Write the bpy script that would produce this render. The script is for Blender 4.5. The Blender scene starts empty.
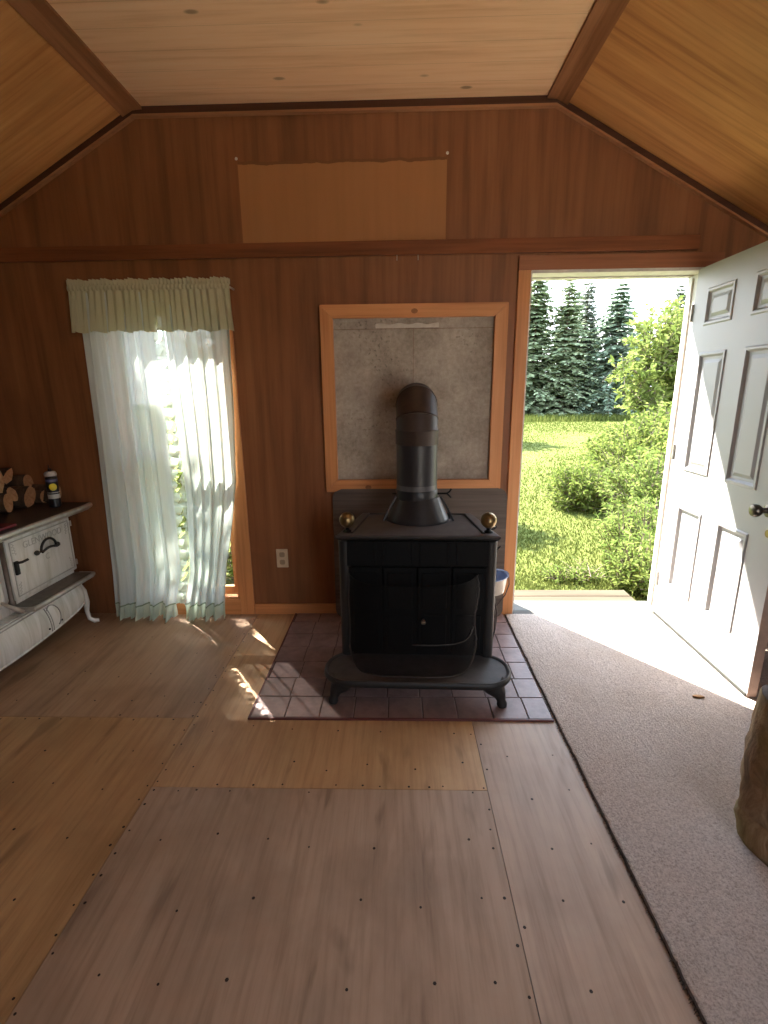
import bpy, bmesh, math, random
from mathutils import Vector, Matrix, noise as mn
C = bpy.context.scene.collection
PI = math.pi
S = bpy.context.scene
rnd = random.Random(7)

# ------------------------------------------------------------------ materials
def lin(c):
    def f(v):
        v /= 255.0
        return v / 12.92 if v <= .04045 else ((v + .055) / 1.055) ** 2.4
    return (f(c[0]), f(c[1]), f(c[2]), 1)

class NT:
    def __init__(s, name):
        s.m = bpy.data.materials.new(name); s.m.use_nodes = True
        s.t = s.m.node_tree; s.b = s.t.nodes['Principled BSDF']; s.out = s.t.nodes['Material Output']
    def n(s, kind, **kw):
        d = s.t.nodes.new('ShaderNode' + kind)
        for k, v in kw.items():
            if hasattr(d, k): setattr(d, k, v)
            else: d.inputs[k].default_value = v
        return d
    def l(s, a, b): s.t.links.new(a, b)
    def coord(s, scale=(1, 1, 1), rot=(0, 0, 0), loc=(0, 0, 0), what='Object'):
        tc = s.n('TexCoord'); mp = s.n('Mapping')
        mp.inputs['Scale'].default_value = scale; mp.inputs['Rotation'].default_value = rot; mp.inputs['Location'].default_value = loc
        s.l(tc.outputs[what], mp.inputs['Vector']); return mp.outputs['Vector']
    def noise(s, vec, scale=5, detail=6, rough=.55, dist=0):
        d = s.n('TexNoise'); d.inputs['Scale'].default_value = scale; d.inputs['Detail'].default_value = detail
        d.inputs['Roughness'].default_value = rough; d.inputs['Distortion'].default_value = dist
        s.l(vec, d.inputs['Vector']); return d.outputs['Fac']
    def ramp(s, fac, stops):
        d = s.n('ValToRGB'); e = d.color_ramp.elements
        while len(e) > 1: e.remove(e[-1])
        e[0].position = stops[0][0]; e[0].color = stops[0][1]
        for p, c in stops[1:]:
            x = e.new(p); x.color = c
        s.l(fac, d.inputs['Fac']); return d.outputs['Color']
    def mix(s, fac, a, b, mode='MIX'):
        d = s.n('MixRGB'); d.blend_type = mode
        for v, k in ((fac, 'Fac'), (a, 'Color1'), (b, 'Color2')):
            if hasattr(v, 'is_linked'): s.l(v, d.inputs[k])
            else: d.inputs[k].default_value = v
        return d.outputs['Color']
    def math(s, op, a, b=None, clamp=False):
        d = s.n('Math'); d.operation = op; d.use_clamp = clamp
        for i, v in enumerate((a, b)):
            if v is None: continue
            if hasattr(v, 'is_linked'): s.l(v, d.inputs[i])
            else: d.inputs[i].default_value = v
        return d.outputs[0]
    def bump(s, h, strength=.2, dist=.01):
        d = s.n('Bump'); d.inputs['Strength'].default_value = strength; d.inputs['Distance'].default_value = dist
        s.l(h, d.inputs['Height']); s.l(d.outputs['Normal'], s.b.inputs['Normal'])
    def base(s, c):
        if hasattr(c, 'is_linked'): s.l(c, s.b.inputs['Base Color'])
        else: s.b.inputs['Base Color'].default_value = c
    def set(s, rough=.5, metal=0, spec=.5, coat=0):
        s.b.inputs['Roughness'].default_value = rough; s.b.inputs['Metallic'].default_value = metal
        s.b.inputs['Specular IOR Level'].default_value = spec; s.b.inputs['Coat Weight'].default_value = coat
        return s

def sc(c, k): return (c[0] * k, c[1] * k, c[2] * k, 1)

def plain(name, col, rough=.5, metal=0, spec=.5, var=.12, scale=14, coat=0, bump=0):
    t = NT(name); c = lin(col)
    f = t.noise(t.coord(), scale, 5)
    t.base(t.ramp(f, [(.3, sc(c, 1 - var)), (.7, sc(c, 1 + var))])); t.set(rough, metal, spec, coat)
    if bump: t.bump(f, bump, .004)
    return t.m

def wood(name, dark, mid, light, grain='x', rough=.55, spec=.3, stretch=14, fine=60, knots=0, contrast=1.0, blotch=.25, boards=None, rot=(0, 0, 0), flat=False):
    """grain: the axis the fibres follow"""
    t = NT(name)
    ix = 'xyz'.index(grain)
    s1 = [1.0 * stretch / 4] * 3; s1[ix] = .35
    s2 = [fine] * 3; s2[ix] = 1.6
    if flat: s1[2] = s1[ix]; s2[2] = s2[ix]
    d, m, l = lin(dark), lin(mid), lin(light)
    f1 = t.noise(t.coord(s1, rot), 1.6, 8, .6, .9)
    f2 = t.noise(t.coord(s2, rot), 1.0, 5, .6)
    f3 = t.noise(t.coord((1, 1, 1), rot), 1.3, 4, .5, .4)
    c = t.ramp(f1, [(.5 - .28 / contrast, d), (.5, m), (.5 + .26 / contrast, l)])
    c = t.mix(.42, c, t.ramp(f2, [(.3, sc(d, .9)), (.5, m), (.72, l)]))
    c = t.mix(t.math('MULTIPLY', t.ramp(f3, [(.42, (0, 0, 0, 1)), (.68, (1, 1, 1, 1))]), blotch), c, d)
    if knots:
        ks = [1.0] * 3; ks[ix] = .45; ks[2] = 0
        v = t.n('TexVoronoi'); v.inputs['Scale'].default_value = knots; v.inputs['Randomness'].default_value = 1
        t.l(t.coord([k * 1.6 for k in ks]), v.inputs['Vector'])
        k = t.ramp(v.outputs['Distance'], [(.045, (1, 1, 1, 1)), (.085, (0, 0, 0, 1))])
        c = t.mix(t.math('MULTIPLY', k, .75), c, sc(d, .35))
    if boards:      # (axis, width) seam lines
        ax, w = boards
        tc = t.n('TexCoord'); sp = t.n('SeparateXYZ'); t.l(tc.outputs['Object'], sp.inputs[0])
        fr = t.math('FRACT', t.math('DIVIDE', sp.outputs['xyz'.index(ax)], w))
        ln = t.math('LESS_THAN', fr, .022)
        fl = t.math('FLOOR', t.math('DIVIDE', sp.outputs['xyz'.index(ax)], w))
        wn = t.n('TexWhiteNoise'); wn.noise_dimensions = '1D'; t.l(fl, wn.inputs['W'])
        c = t.mix(t.math('MULTIPLY', wn.outputs['Value'], .22), c, m)
        c = t.mix(t.math('MULTIPLY', ln, .35), c, sc(d, .6))
    t.base(c); t.set(rough, 0, spec); t.bump(f2, .12, .003)
    return t.m

M = {}
M['ceiling_pine'] = wood('ceiling_pine', (212, 158, 108), (244, 202, 156), (249, 216, 176), 'x', .6, .25, 16, 30, knots=3.4, blotch=.10, boards=('y', .14))
M['slope_ply'] = wood('slope_plywood', (150, 94, 48), (204, 146, 86), (222, 170, 108), 'x', .5, .35, 24, 40, blotch=.4, contrast=.95, flat=True)
M['trim_dark'] = wood('trim_dark_pine', (104, 66, 40), (156, 106, 68), (176, 124, 84), 'y', .6, .25, 20, 50, blotch=.3)
M['trim_dark_x'] = wood('trim_dark_pine_across', (84, 46, 26), (132, 78, 46), (150, 94, 58), 'x', .6, .25, 20, 50, blotch=.3)
M['crown'] = wood('dark_crown_strip', (48, 26, 16), (78, 46, 30), (92, 56, 36), 'x', .6, .25, 20, 50)
M['bead'] = wood('trim_bead', (130, 86, 56), (168, 118, 80), (184, 134, 94), 'x', .55, .3, 20, 50)
M['pine_z'] = wood('pine_casing_upright', (168, 104, 58), (204, 140, 88), (222, 162, 108), 'z', .5, .35, 20, 50, blotch=.15)
M['pine_x'] = wood('pine_casing_across', (168, 104, 58), (204, 140, 88), (222, 162, 108), 'x', .5, .35, 20, 50, blotch=.15)
M['pine_shaded_x'] = wood('shaded_pine_header', (108, 64, 40), (150, 96, 64), (168, 112, 78), 'x', .5, .35, 20, 50, blotch=.2)  # same pine as the casing, with the header's shade put into the colour
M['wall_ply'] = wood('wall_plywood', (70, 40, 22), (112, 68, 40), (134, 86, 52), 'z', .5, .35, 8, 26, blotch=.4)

M['low_bounce_ply'] = wood('low_bounce_plywood', (40, 24, 16), (64, 40, 26), (80, 52, 34), 'z', .5, .35, 8, 26, blotch=.4)  # unseen left wall toned dark to cut bounce into the corner

def wall_back_mat():
    t = NT('wall_plywood_with_faded_patch')
    d, m, l = lin((84, 51, 29)), lin((137, 88, 54)), lin((160, 107, 69))
    f1 = t.noise(t.coord((2.6, 2.6, .22)), 1.6, 8, .6, 1.1)
    f2 = t.noise(t.coord((26, 26, 1.2)), 1, 5, .6)
    f3 = t.noise(t.coord(), 1.1, 4, .5, .5)
    c = t.ramp(f1, [(.24, d), (.5, m), (.76, l)])
    c = t.mix(.35, c, t.ramp(f2, [(.3, sc(d, .9)), (.5, m), (.72, l)]))
    c = t.mix(t.math('MULTIPLY', t.ramp(f3, [(.45, (0, 0, 0, 1)), (.7, (1, 1, 1, 1))]), .35), c, d)
    # the paler rectangle where something once hung, with a smoky upper edge
    tc = t.n('TexCoord'); sp = t.n('SeparateXYZ'); t.l(tc.outputs['Object'], sp.inputs[0])
    wob = t.math('MULTIPLY', t.math('SUBTRACT', t.noise(t.coord((1, 1, 1)), 9, 3), .5), .035)
    x = sp.outputs[0]; z = t.math('ADD', sp.outputs[2], wob)
    ins = t.math('MULTIPLY', t.math('GREATER_THAN', x, -.845), t.math('LESS_THAN', x, .270))
    ins = t.math('MULTIPLY', ins, t.math('MULTIPLY', t.math('LESS_THAN', z, 2.612), t.math('GREATER_THAN', z, 2.17)))
    c = t.mix(t.math('MULTIPLY', ins, .62), c, lin((186, 132, 82)))
    edge = t.math('MULTIPLY', t.math('GREATER_THAN', z, 2.597), ins)
    c = t.mix(t.math('MULTIPLY', edge, .6), c, lin((70, 36, 18)))
    t.base(c); t.set(.5, 0, .35); t.bump(f2, .1, .003)
    return t.m
M['wall_back'] = wall_back_mat()

def floor_mat(name, dark, mid, light, seed=0, rotz=0):
    t = NT(name); d, m, l = lin(dark), lin(mid), lin(light)
    f1 = t.noise(t.coord((3.2, .5, 1), (0, 0, rotz), (seed, seed * 2, 0)), 1.5, 8, .62, 1.2)
    f2 = t.noise(t.coord((50, 2.2, 1), (0, 0, rotz)), 1, 6, .65)
    f3 = t.noise(t.coord((1, 1, 1), loc=(seed * 3, 0, 0)), 2.3, 5, .6, .3)
    f4 = t.noise(t.coord((7, 1.6, 1), (0, 0, rotz + .4), (seed, 5, 0)), 1.6, 3, .5, .6)
    c = t.ramp(f1, [(.25, d), (.5, m), (.75, l)])
    c = t.mix(.4, c, t.ramp(f2, [(.3, sc(d, .85)), (.5, m), (.7, l)]))
    c = t.mix(t.math('MULTIPLY', t.ramp(f3, [(.45, (0, 0, 0, 1)), (.7, (1, 1, 1, 1))]), .4), c, d)
    c = t.mix(t.math('MULTIPLY', t.ramp(f4, [(.60, (0, 0, 0, 1)), (.72, (1, 1, 1, 1))]), .45), c, sc(d, .5))
    t.base(c); t.set(.5, 0, .35); t.bump(f2, .1, .002)
    return t.m
M['ply_a'] = floor_mat('floor_plywood_amber', (146, 112, 74), (194, 156, 112), (210, 174, 130), 1, .05)
M['ply_b'] = floor_mat('floor_plywood_brown', (134, 104, 80), (180, 148, 118), (196, 164, 134), 4)
M['ply_c'] = floor_mat('floor_plywood_honey', (148, 112, 78), (196, 160, 120), (212, 178, 138), 7, .03)
M['ply_d'] = floor_mat('floor_plywood_rose', (134, 110, 92), (178, 153, 132), (192, 168, 147), 11)
M['ply_e'] = floor_mat('floor_plywood_pale_rose', (142, 118, 101), (186, 163, 144), (202, 178, 158), 15, -.04)
M['dark'] = plain('subfloor_brown', (40, 28, 22), .8)  # dark subfloor under the plywood sheets
M['nail'] = plain('nail_head', (48, 36, 30), .5, .4)

def carpet_mat():
    t = NT('carpet_pile'); f = t.noise(t.coord(), 150, 5, .75); g = t.noise(t.coord((1, 1, 1)), 3, 5, .6, .3); h = t.noise(t.coord((1, .35, 1), (0, 0, .5)), 60, 4, .7)
    c = t.ramp(f, [(.3, lin((146, 128, 118))), (.52, lin((208, 191, 180))), (.75, lin((232, 220, 211)))])
    c = t.mix(t.math('MULTIPLY', t.ramp(g, [(.45, (0, 0, 0, 1)), (.75, (1, 1, 1, 1))]), .35), c, lin((172, 148, 124)))
    t.base(c); t.set(.95, 0, .05)
    t.bump(t.math('ADD', f, h), .9, .012)
    t.b.inputs['Sheen Weight'].default_value = .15
    return t.m
M['carpet'] = carpet_mat()
M['fray'] = plain('carpet_frayed_backing', (70, 54, 46), .95, var=.4, scale=60)

def tile_mat():
    t = NT('quarry_tile'); f = t.noise(t.coord(), 7, 6, .6); g = t.noise(t.coord(), 40, 4)
    oi = t.n('TexCoord')
    v = t.n('TexVoronoi'); v.inputs['Scale'].default_value = 6.4; t.l(t.coord(), v.inputs['Vector'])
    c = t.ramp(f, [(.3, lin((104, 82, 78))), (.55, lin((132, 108, 104))), (.75, lin((146, 120, 113)))])
    hs = t.n('HueSaturation'); hs.inputs['Saturation'].default_value = .12; t.l(v.outputs['Color'], hs.inputs['Color']); c = t.mix(.16, c, hs.outputs['Color'], 'OVERLAY')
    c = t.mix(.2, c, t.ramp(g, [(.3, lin((88, 68, 64))), (.7, lin((150, 126, 122)))]))
    t.base(c); t.set(.42, 0, .5); t.bump(g, .08, .002)
    return t.m
M['tile'] = tile_mat()
M['grout'] = plain('grout', (84, 64, 58), .9)
M['pad_edge'] = plain('hearth_edge_strip', (92, 40, 36), .5)

def iron(name, c, rough=.5, spec=.4, dust=.0, metal=0.0):
    t = NT(name); f = t.noise(t.coord(), 16, 6, .6); g = t.noise(t.coord(), 90, 3)
    b = lin(c)
    col = t.ramp(f, [(.3, sc(b, .75)), (.7, sc(b, 1.25))])
    if dust:
        u = t.n('NewGeometry'); sp = t.n('SeparateXYZ'); t.l(u.outputs['Normal'], sp.inputs[0])
        k = t.math('MULTIPLY', t.math('POWER', t.math('MAXIMUM', sp.outputs[2], 0), 3), dust)
        col = t.mix(t.math('MULTIPLY', k, t.math('ADD', f, .3)), col, lin((112, 106, 104)))
    t.base(col); t.set(rough, metal, spec); t.bump(g, .08, .001); return t.m
M['iron'] = iron('cast_iron_black', (10, 10, 11), .62, .14)
M['iron_plate'] = iron('cast_iron_dusty', (34, 32, 31), .5, .35, .6)
M['pipe'] = iron('stovepipe_black', (40, 39, 42), .4, .4)
M['pipe_brown'] = iron('stovepipe_heat_browned', (56, 44, 38), .5, .35)
M['pipe_sheen'] = iron('stovepipe_sheen_band', (84, 82, 84), .4, .4)  # sheen on the lower pipe, put into the colour
M['brass'] = plain('aged_brass', (132, 112, 78), .32, .9, .5, .2, 12)
M['knob_bronze'] = plain('dark_bronze_knob', (92, 86, 78), .3, .9, .5, .25, 30)
M['bright'] = plain('worn_bright_metal', (190, 186, 178), .3, .9)
M['cook_top'] = iron('cooktop_iron', (40, 36, 35), .42, .45, .1)
M['nickel'] = plain('nickel_trim_dull', (186, 180, 172), .34, .6, .5, .18, 30)
M['shelf_iron'] = plain('nickel_shelf_dull', (118, 106, 98), .38, .7, .5, .2, 30)
def enamel_mat():
    t = NT('cream_grey_enamel'); f = t.noise(t.coord((1, 5, .7)), 4, 5, .6, .8)
    t.base(t.ramp(f, [(.3, lin((200, 200, 190))), (.55, lin((228, 228, 224))), (.75, lin((236, 236, 234)))])); t.set(.18, 0, .55, .3); return t.m
M['enamel'] = enamel_mat()
M['enamel_line'] = plain('enamel_relief_line', (172, 172, 167), .3)
M['black_handle'] = plain('black_iron_handle', (34, 30, 28), .4)
M['door_white'] = plain('white_painted_door', (160, 158, 158), .42, 0, .45, .02, 5)
M['door_edge'] = plain('bare_door_edge', (150, 126, 112), .6, var=.15, scale=20)
M['jamb_white'] = plain('weathered_white_jamb', (206, 202, 194), .55, var=.1, scale=24)
M['sweep'] = plain('dark_door_sweep', (30, 32, 26), .7)
M['threshold'] = plain('pale_aluminium_threshold', (84, 80, 72), .6, .0)
M['plate'] = plain('cream_outlet_plate', (196, 176, 148), .4)
M['socket'] = plain('outlet_socket', (150, 130, 106), .45)
def concrete_mat():
    t = NT('bare_cement_board'); f = t.noise(t.coord(), 5, 8, .65); g = t.noise(t.coord(), 38, 5, .7)
    c = t.ramp(f, [(.3, lin((134, 124, 112))), (.5, lin((164, 154, 142))), (.72, lin((190, 182, 170)))])
    h = t.noise(t.coord((1, 1, .8)), 55, 3, .6)
    region = t.ramp(t.noise(t.coord(loc=(3, 0, 1)), 2.6, 2), [(.5, (0, 0, 0, 1)), (.62, (1, 1, 1, 1))])
    pit = t.math('MULTIPLY', t.ramp(h, [(.36, (1, 1, 1, 1)), (.42, (0, 0, 0, 1))]), region)
    c = t.mix(t.math('MULTIPLY', pit, .7), c, lin((84, 74, 66)))
    c = t.mix(.25, c, t.ramp(g, [(.35, lin((120, 110, 98))), (.65, lin((206, 198, 186)))]))
    t.base(c); t.set(.85, 0, .2); t.bump(t.math('SUBTRACT', g, pit), .35, .006); return t.m
M['concrete'] = concrete_mat()
M['concrete_pale'] = plain('pale_cement_smear', (196, 190, 180), .9, var=.1, scale=40)
M['board_grey'] = wood('weathered_grey_board', (66, 56, 50), (98, 86, 78), (122, 110, 100), 'x', .6, .3, 16, 60, blotch=.3)

def sheer(name, col, trans=.3, tl=.55):
    t = NT(name); t.t.nodes.remove(t.b)
    c = lin(col)
    f = t.noise(t.coord((120, 120, 1.5)), 1, 3)
    cc = t.ramp(f, [(.3, sc(c, .9)), (.7, c)])
    d = t.n('BsdfDiffuse'); r = t.n('BsdfTranslucent'); p = t.n('BsdfTransparent')
    t.l(cc, d.inputs['Color']); t.l(cc, r.inputs['Color'])
    m1 = t.n('MixShader'); m1.inputs[0].default_value = tl; t.l(d.outputs[0], m1.inputs[1]); t.l(r.outputs[0], m1.inputs[2])
    m2 = t.n('MixShader'); m2.inputs[0].default_value = trans; t.l(m1.outputs[0], m2.inputs[1]); t.l(p.outputs[0], m2.inputs[2])
    t.l(m2.outputs[0], t.out.inputs['Surface']); return t.m
M['sheer'] = sheer('sheer_pale_green_voile', (214, 222, 216), .03, .22)
M['sheer_thick'] = sheer('gathered_green_voile', (212, 210, 178), .02, .24)
M['ruffle'] = sheer('ruffle_voile', (214, 226, 208), .06, .3)
M['band'] = sheer('green_stitched_band', (150, 166, 142), .0, .25)

def glass_mat():
    t = NT('window_glass'); t.t.nodes.remove(t.b)
    p = t.n('BsdfTransparent'); g = t.n('BsdfGlossy'); g.inputs['Roughness'].default_value = .02
    fr = t.n('Fresnel'); fr.inputs['IOR'].default_value = 1.45
    gm = t.n('NewGeometry'); k = t.math('MULTIPLY', fr.outputs[0], t.math('SUBTRACT', 1.0, gm.outputs['Backfacing']))
    m = t.n('MixShader'); t.l(k, m.inputs[0]); t.l(p.outputs[0], m.inputs[1]); t.l(g.outputs[0], m.inputs[2])
    t.l(m.outputs[0], t.out.inputs['Surface']); return t.m
M['glass'] = glass_mat()

def mesh_screen_mat():
    t = NT('fine_black_wire_mesh'); f = t.b
    tc = t.n('TexCoord'); sp = t.n('SeparateXYZ'); t.l(tc.outputs['Object'], sp.inputs[0])
    def ln(i): return t.math('LESS_THAN', t.math('FRACT', t.math('DIVIDE', sp.outputs[i], .0034)), .24)
    k = t.math('MAXIMUM', ln(0), ln(2))
    t.base(lin((17, 15, 15))); t.set(.7, .0, .15)
    p = t.n('BsdfTransparent'); m = t.n('MixShader')
    t.l(k, m.inputs[0]); t.l(p.outputs[0], m.inputs[1]); t.l(t.b.outputs[0], m.inputs[2]); t.l(m.outputs[0], t.out.inputs['Surface'])
    return t.m
M['mesh'] = mesh_screen_mat()
M['wire'] = plain('screen_wire', (62, 57, 54), .45, .3)
M['blue_enamel'] = plain('pale_blue_enamel', (176, 190, 220), .2, coat=.3)
M['cream_enamel'] = plain('cream_enamel', (214, 200, 182), .25, var=.08)
M['steel_dark'] = plain('dark_steel_rod', (70, 58, 54), .45, .5)
M['can_black'] = plain('can_black', (24, 22, 26), .3)
M['can_white'] = plain('can_white', (200, 196, 190), .4)
M['can_yellow'] = plain('can_yellow', (226, 206, 40), .4)
M['can_violet'] = plain('can_violet', (96, 92, 130), .4)
M['red'] = plain('dull_red_cover', (120, 40, 52), .5)
M['log_cut'] = wood('split_wood', (120, 84, 56), (176, 136, 100), (200, 164, 128), 'x', .8, .1, 20, 60)
def bark_mat(name, a, b, c_, moss=None):
    t = NT(name); f = t.noise(t.coord((6, 6, 2.2)), 2.5, 8, .68, .8); g = t.noise(t.coord(), 3.2, 5, .6)
    c = t.ramp(f, [(.28, lin(a)), (.5, lin(b)), (.72, lin(c_))])
    if moss: c = t.mix(t.math('MULTIPLY', t.ramp(g, [(.42, (0, 0, 0, 1)), (.62, (1, 1, 1, 1))]), .6), c, lin(moss))
    t.base(c); t.set(.85, 0, .2); t.bump(f, .6, .012); return t.m
M['bark'] = bark_mat('firewood_bark', (48, 36, 28), (84, 66, 52), (112, 92, 76))
M['stump'] = bark_mat('stump_bark', (74, 54, 38), (150, 122, 92), (196, 172, 140), (150, 140, 88))
M['stump_top'] = bark_mat('weathered_grey_end_grain', (84, 78, 76), (112, 106, 104), (134, 128, 126))
M['step'] = wood('sun_bleached_step', (50, 43, 34), (72, 64, 52), (86, 77, 63), 'x', .8, .1, 20, 60)
M['spruce_trunk'] = bark_mat('spruce_trunk', (70, 58, 50), (104, 90, 80), (130, 116, 106))

def leaf_mat(name, a, b, tl=.35, sat=(1, 1)):
    t = NT(name); t.t.nodes.remove(t.b)
    g = t.n('NewGeometry')
    f = t.noise(t.coord(), 2.2, 3)
    k = t.math('ADD', t.math('MULTIPLY', g.outputs['Random Per Island'], .6), t.math('MULTIPLY', f, .4))
    c = t.ramp(k, [(.2, lin(a)), (.8, lin(b))])
    d = t.n('BsdfDiffuse'); r = t.n('BsdfTranslucent'); t.l(c, d.inputs['Color']); t.l(c, r.inputs['Color'])
    m = t.n('MixShader'); m.inputs[0].default_value = tl; t.l(d.outputs[0], m.inputs[1]); t.l(r.outputs[0], m.inputs[2])
    t.l(m.outputs[0], t.out.inputs['Surface']); return t.m
M['spruce'] = leaf_mat('spruce_needles', (104, 118, 90), (158, 170, 136), .35)
M['spruce_blue'] = leaf_mat('blue_spruce_needles', (94, 112, 94), (146, 162, 138), .35)
M['pale_tree'] = leaf_mat('pale_larch_sprays', (110, 120, 106), (144, 150, 134), .3)
M['leaf'] = leaf_mat('bright_green_leaf', (90, 106, 50), (132, 143, 80), .45)
M['leaf_b'] = leaf_mat('mid_green_leaf', (78, 95, 42), (130, 141, 74), .45)
M['leaf_c'] = leaf_mat('weed_green_leaf', (84, 104, 48), (138, 150, 84), .4)
M['grass'] = leaf_mat('grass_blade', (66, 77, 34), (97, 103, 55), .35)
def ground_mat():
    t = NT('mown_lawn'); f = t.noise(t.coord(), .9, 6, .6); g = t.noise(t.coord(), 14, 6, .7)
    c = t.ramp(f, [(.3, lin((66, 75, 34))), (.55, lin((77, 86, 43))), (.75, lin((95, 91, 57)))])
    c = t.mix(.4, c, t.ramp(g, [(.3, lin((60, 70, 28))), (.7, lin((112, 112, 62)))]))
    t.base(c); t.set(.95, 0, .05); t.bump(g, .5, .03); return t.m
M['ground'] = ground_mat()
M['bounce_ground'] = plain('pale_bounce_ground', (206, 192, 172), .95, var=.2, scale=30, bump=.4)  # pale surface added out of view to bounce warm light indoors
M['outer'] = plain('outer_cladding', (150, 130, 108), .8)

# ------------------------------------------------------------------ mesh helpers
class MB:
    def __init__(s): s.bm = bmesh.new(); s.mi = 0
    def _mark(s, faces):
        for f in faces: f.material_index = s.mi
    def box(s, x0, x1, y0, y1, z0, z1, bev=0, seg=2):
        r = bmesh.ops.create_cube(s.bm, size=1)
        vs = r['verts']
        for v in vs: v.co = Vector((x0 + (v.co.x + .5) * (x1 - x0), y0 + (v.co.y + .5) * (y1 - y0), z0 + (v.co.z + .5) * (z1 - z0)))
        fs = {f for v in vs for f in v.link_faces}
        s._mark(fs)
        if bev:
            es = list({e for f in fs for e in f.edges})
            rr = bmesh.ops.bevel(s.bm, geom=es, offset=bev, segments=seg, affect='EDGES', profile=.5)
            s._mark(rr['faces'])
        return s
    def loft(s, rings, cap0=True, cap1=True, closed=True):
        vv = [[s.bm.verts.new(p) for p in r] for r in rings]
        n = len(vv[0]); fs = []
        for a, b in zip(vv, vv[1:]):
            for i in range(n if closed else n - 1):
                j = (i + 1) % n
                try: fs.append(s.bm.faces.new((a[i], a[j], b[j], b[i])))
                except ValueError: pass
        if cap0 and closed: fs.append(s.bm.faces.new(vv[0][::-1]))
        if cap1 and closed: fs.append(s.bm.faces.new(vv[-1]))
        s._mark(fs); return s
    def prism(s, pts, axis, a, b):
        """pts: 2-D outline; axis 'y' -> (x,z), 'x' -> (y,z), 'z' -> (x,y)"""
        def P(p, t):
            return {'y': (p[0], t, p[1]), 'x': (t, p[0], p[1]), 'z': (p[0], p[1], t)}[axis]
        return s.loft([[P(p, a) for p in pts], [P(p, b) for p in pts]])
    def tube(s, path, rad, n=10, cap=True):
        path = [Vector(p) for p in path]
        if not hasattr(rad, '__len__'): rad = [rad] * len(path)
        rings = []; up = None
        for i, p in enumerate(path):
            t = (path[min(i + 1, len(path) - 1)] - path[max(i - 1, 0)]).normalized()
            if up is None:
                up = Vector((0, 0, 1)) if abs(t.z) < .9 else Vector((1, 0, 0))
            a = t.cross(up)
            if a.length < 1e-6: a = t.orthogonal()
            a.normalize(); b = a.cross(t).normalized(); up = b
            rings.append([p + (a * math.cos(2 * PI * k / n) + b * math.sin(2 * PI * k / n)) * rad[i] for k in range(n)])
        return s.loft(rings, cap, cap)
    def lathe(s, prof, c=(0, 0, 0), n=28, sx=1, sy=1, cap0=True, cap1=True):
        return s.loft([[(c[0] + r * sx * math.cos(2 * PI * k / n), c[1] + r * sy * math.sin(2 * PI * k / n), c[2] + z) for k in range(n)] for r, z in prof], cap0, cap1)
    def ball(s, c, r, n=3):
        rr = bmesh.ops.create_icosphere(s.bm, subdivisions=n, radius=r, matrix=Matrix.Translation(c))
        s._mark({f for v in rr['verts'] for f in v.link_faces}); return s
    def grid(s, f, nu, nv):
        vv = [[s.bm.verts.new(f(i / nu, j / nv)) for i in range(nu + 1)] for j in range(nv + 1)]
        fs = [s.bm.faces.new((vv[j][i], vv[j][i + 1], vv[j + 1][i + 1], vv[j + 1][i])) for j in range(nv) for i in range(nu)]
        s._mark(fs); return s
    def poly(s, pts):
        f = s.bm.faces.new([s.bm.verts.new(p) for p in pts]); s._mark([f]); return s
    def build(s, name, mats, parent=None, smooth=False, xf=None, normals=True):
        if normals: bmesh.ops.recalc_face_normals(s.bm, faces=s.bm.faces[:])
        if xf is not None: bmesh.ops.transform(s.bm, matrix=xf, verts=s.bm.verts[:])
        me = bpy.data.meshes.new(name); s.bm.to_mesh(me); s.bm.free()
        for m in (mats if isinstance(mats, (list, tuple)) else [mats]): me.materials.append(m)
        o = bpy.data.objects.new(name, me); C.objects.link(o)
        if smooth:
            me.polygons.foreach_set('use_smooth', [True] * len(me.polygons))
            if smooth != 'all':
                try: me.set_sharp_from_angle(angle=math.radians(38))
                except Exception: pass
        if parent is not None: o.parent = parent
        return o

def tag(o, label=None, cat=None, group=None, kind=None):
    if label: o['label'] = label
    if cat: o['category'] = cat
    if group: o['group'] = group
    if kind: o['kind'] = kind
    return o
def thing(name, loc, label, cat, group=None, rz=0, kind=None):
    o = bpy.data.objects.new(name, None); C.objects.link(o); o.empty_display_size = .1
    o.location = loc; o.rotation_euler = (0, 0, rz)
    return tag(o, label, cat, group, kind)
def copy_tree(o, parent=None):
    c = o.copy(); C.objects.link(c)
    if parent is not None: c.parent = parent
    for ch in list(o.children): copy_tree(ch, c)
    return c
def rrect(x0, x1, y0, y1, r, n=6):
    out = []
    for cx, cy, a0 in ((x1 - r, y1 - r, 0), (x0 + r, y1 - r, PI / 2), (x0 + r, y0 + r, PI), (x1 - r, y0 + r, 1.5 * PI)):
        for k in range(n + 1):
            a = a0 + k * PI / 2 / n
            out.append((cx + r * math.cos(a), cy + r * math.sin(a)))
    return out
def struct(o, label=None):
    o['kind'] = 'structure'
    if label: o['label'] = label
    return o

# ------------------------------------------------------------------ the room
XL, XR, YB, YF, TH = -2.95, 2.35, 2.956, -1.6, .14
RL, RR, ZR = -1.37, .82, 2.868
SL, SR = .553, .535
def roof(x):
    if x < RL: return ZR - (RL - x) * SL
    if x > RR: return ZR - (x - RR) * SR
    return ZR
WX0, WX1, WZ0, WZ1 = -1.70, -1.025, .10, 1.94       # curtained window
DX0, DX1, DZ = .745, 1.705, 2.05                    # doorway

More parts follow.
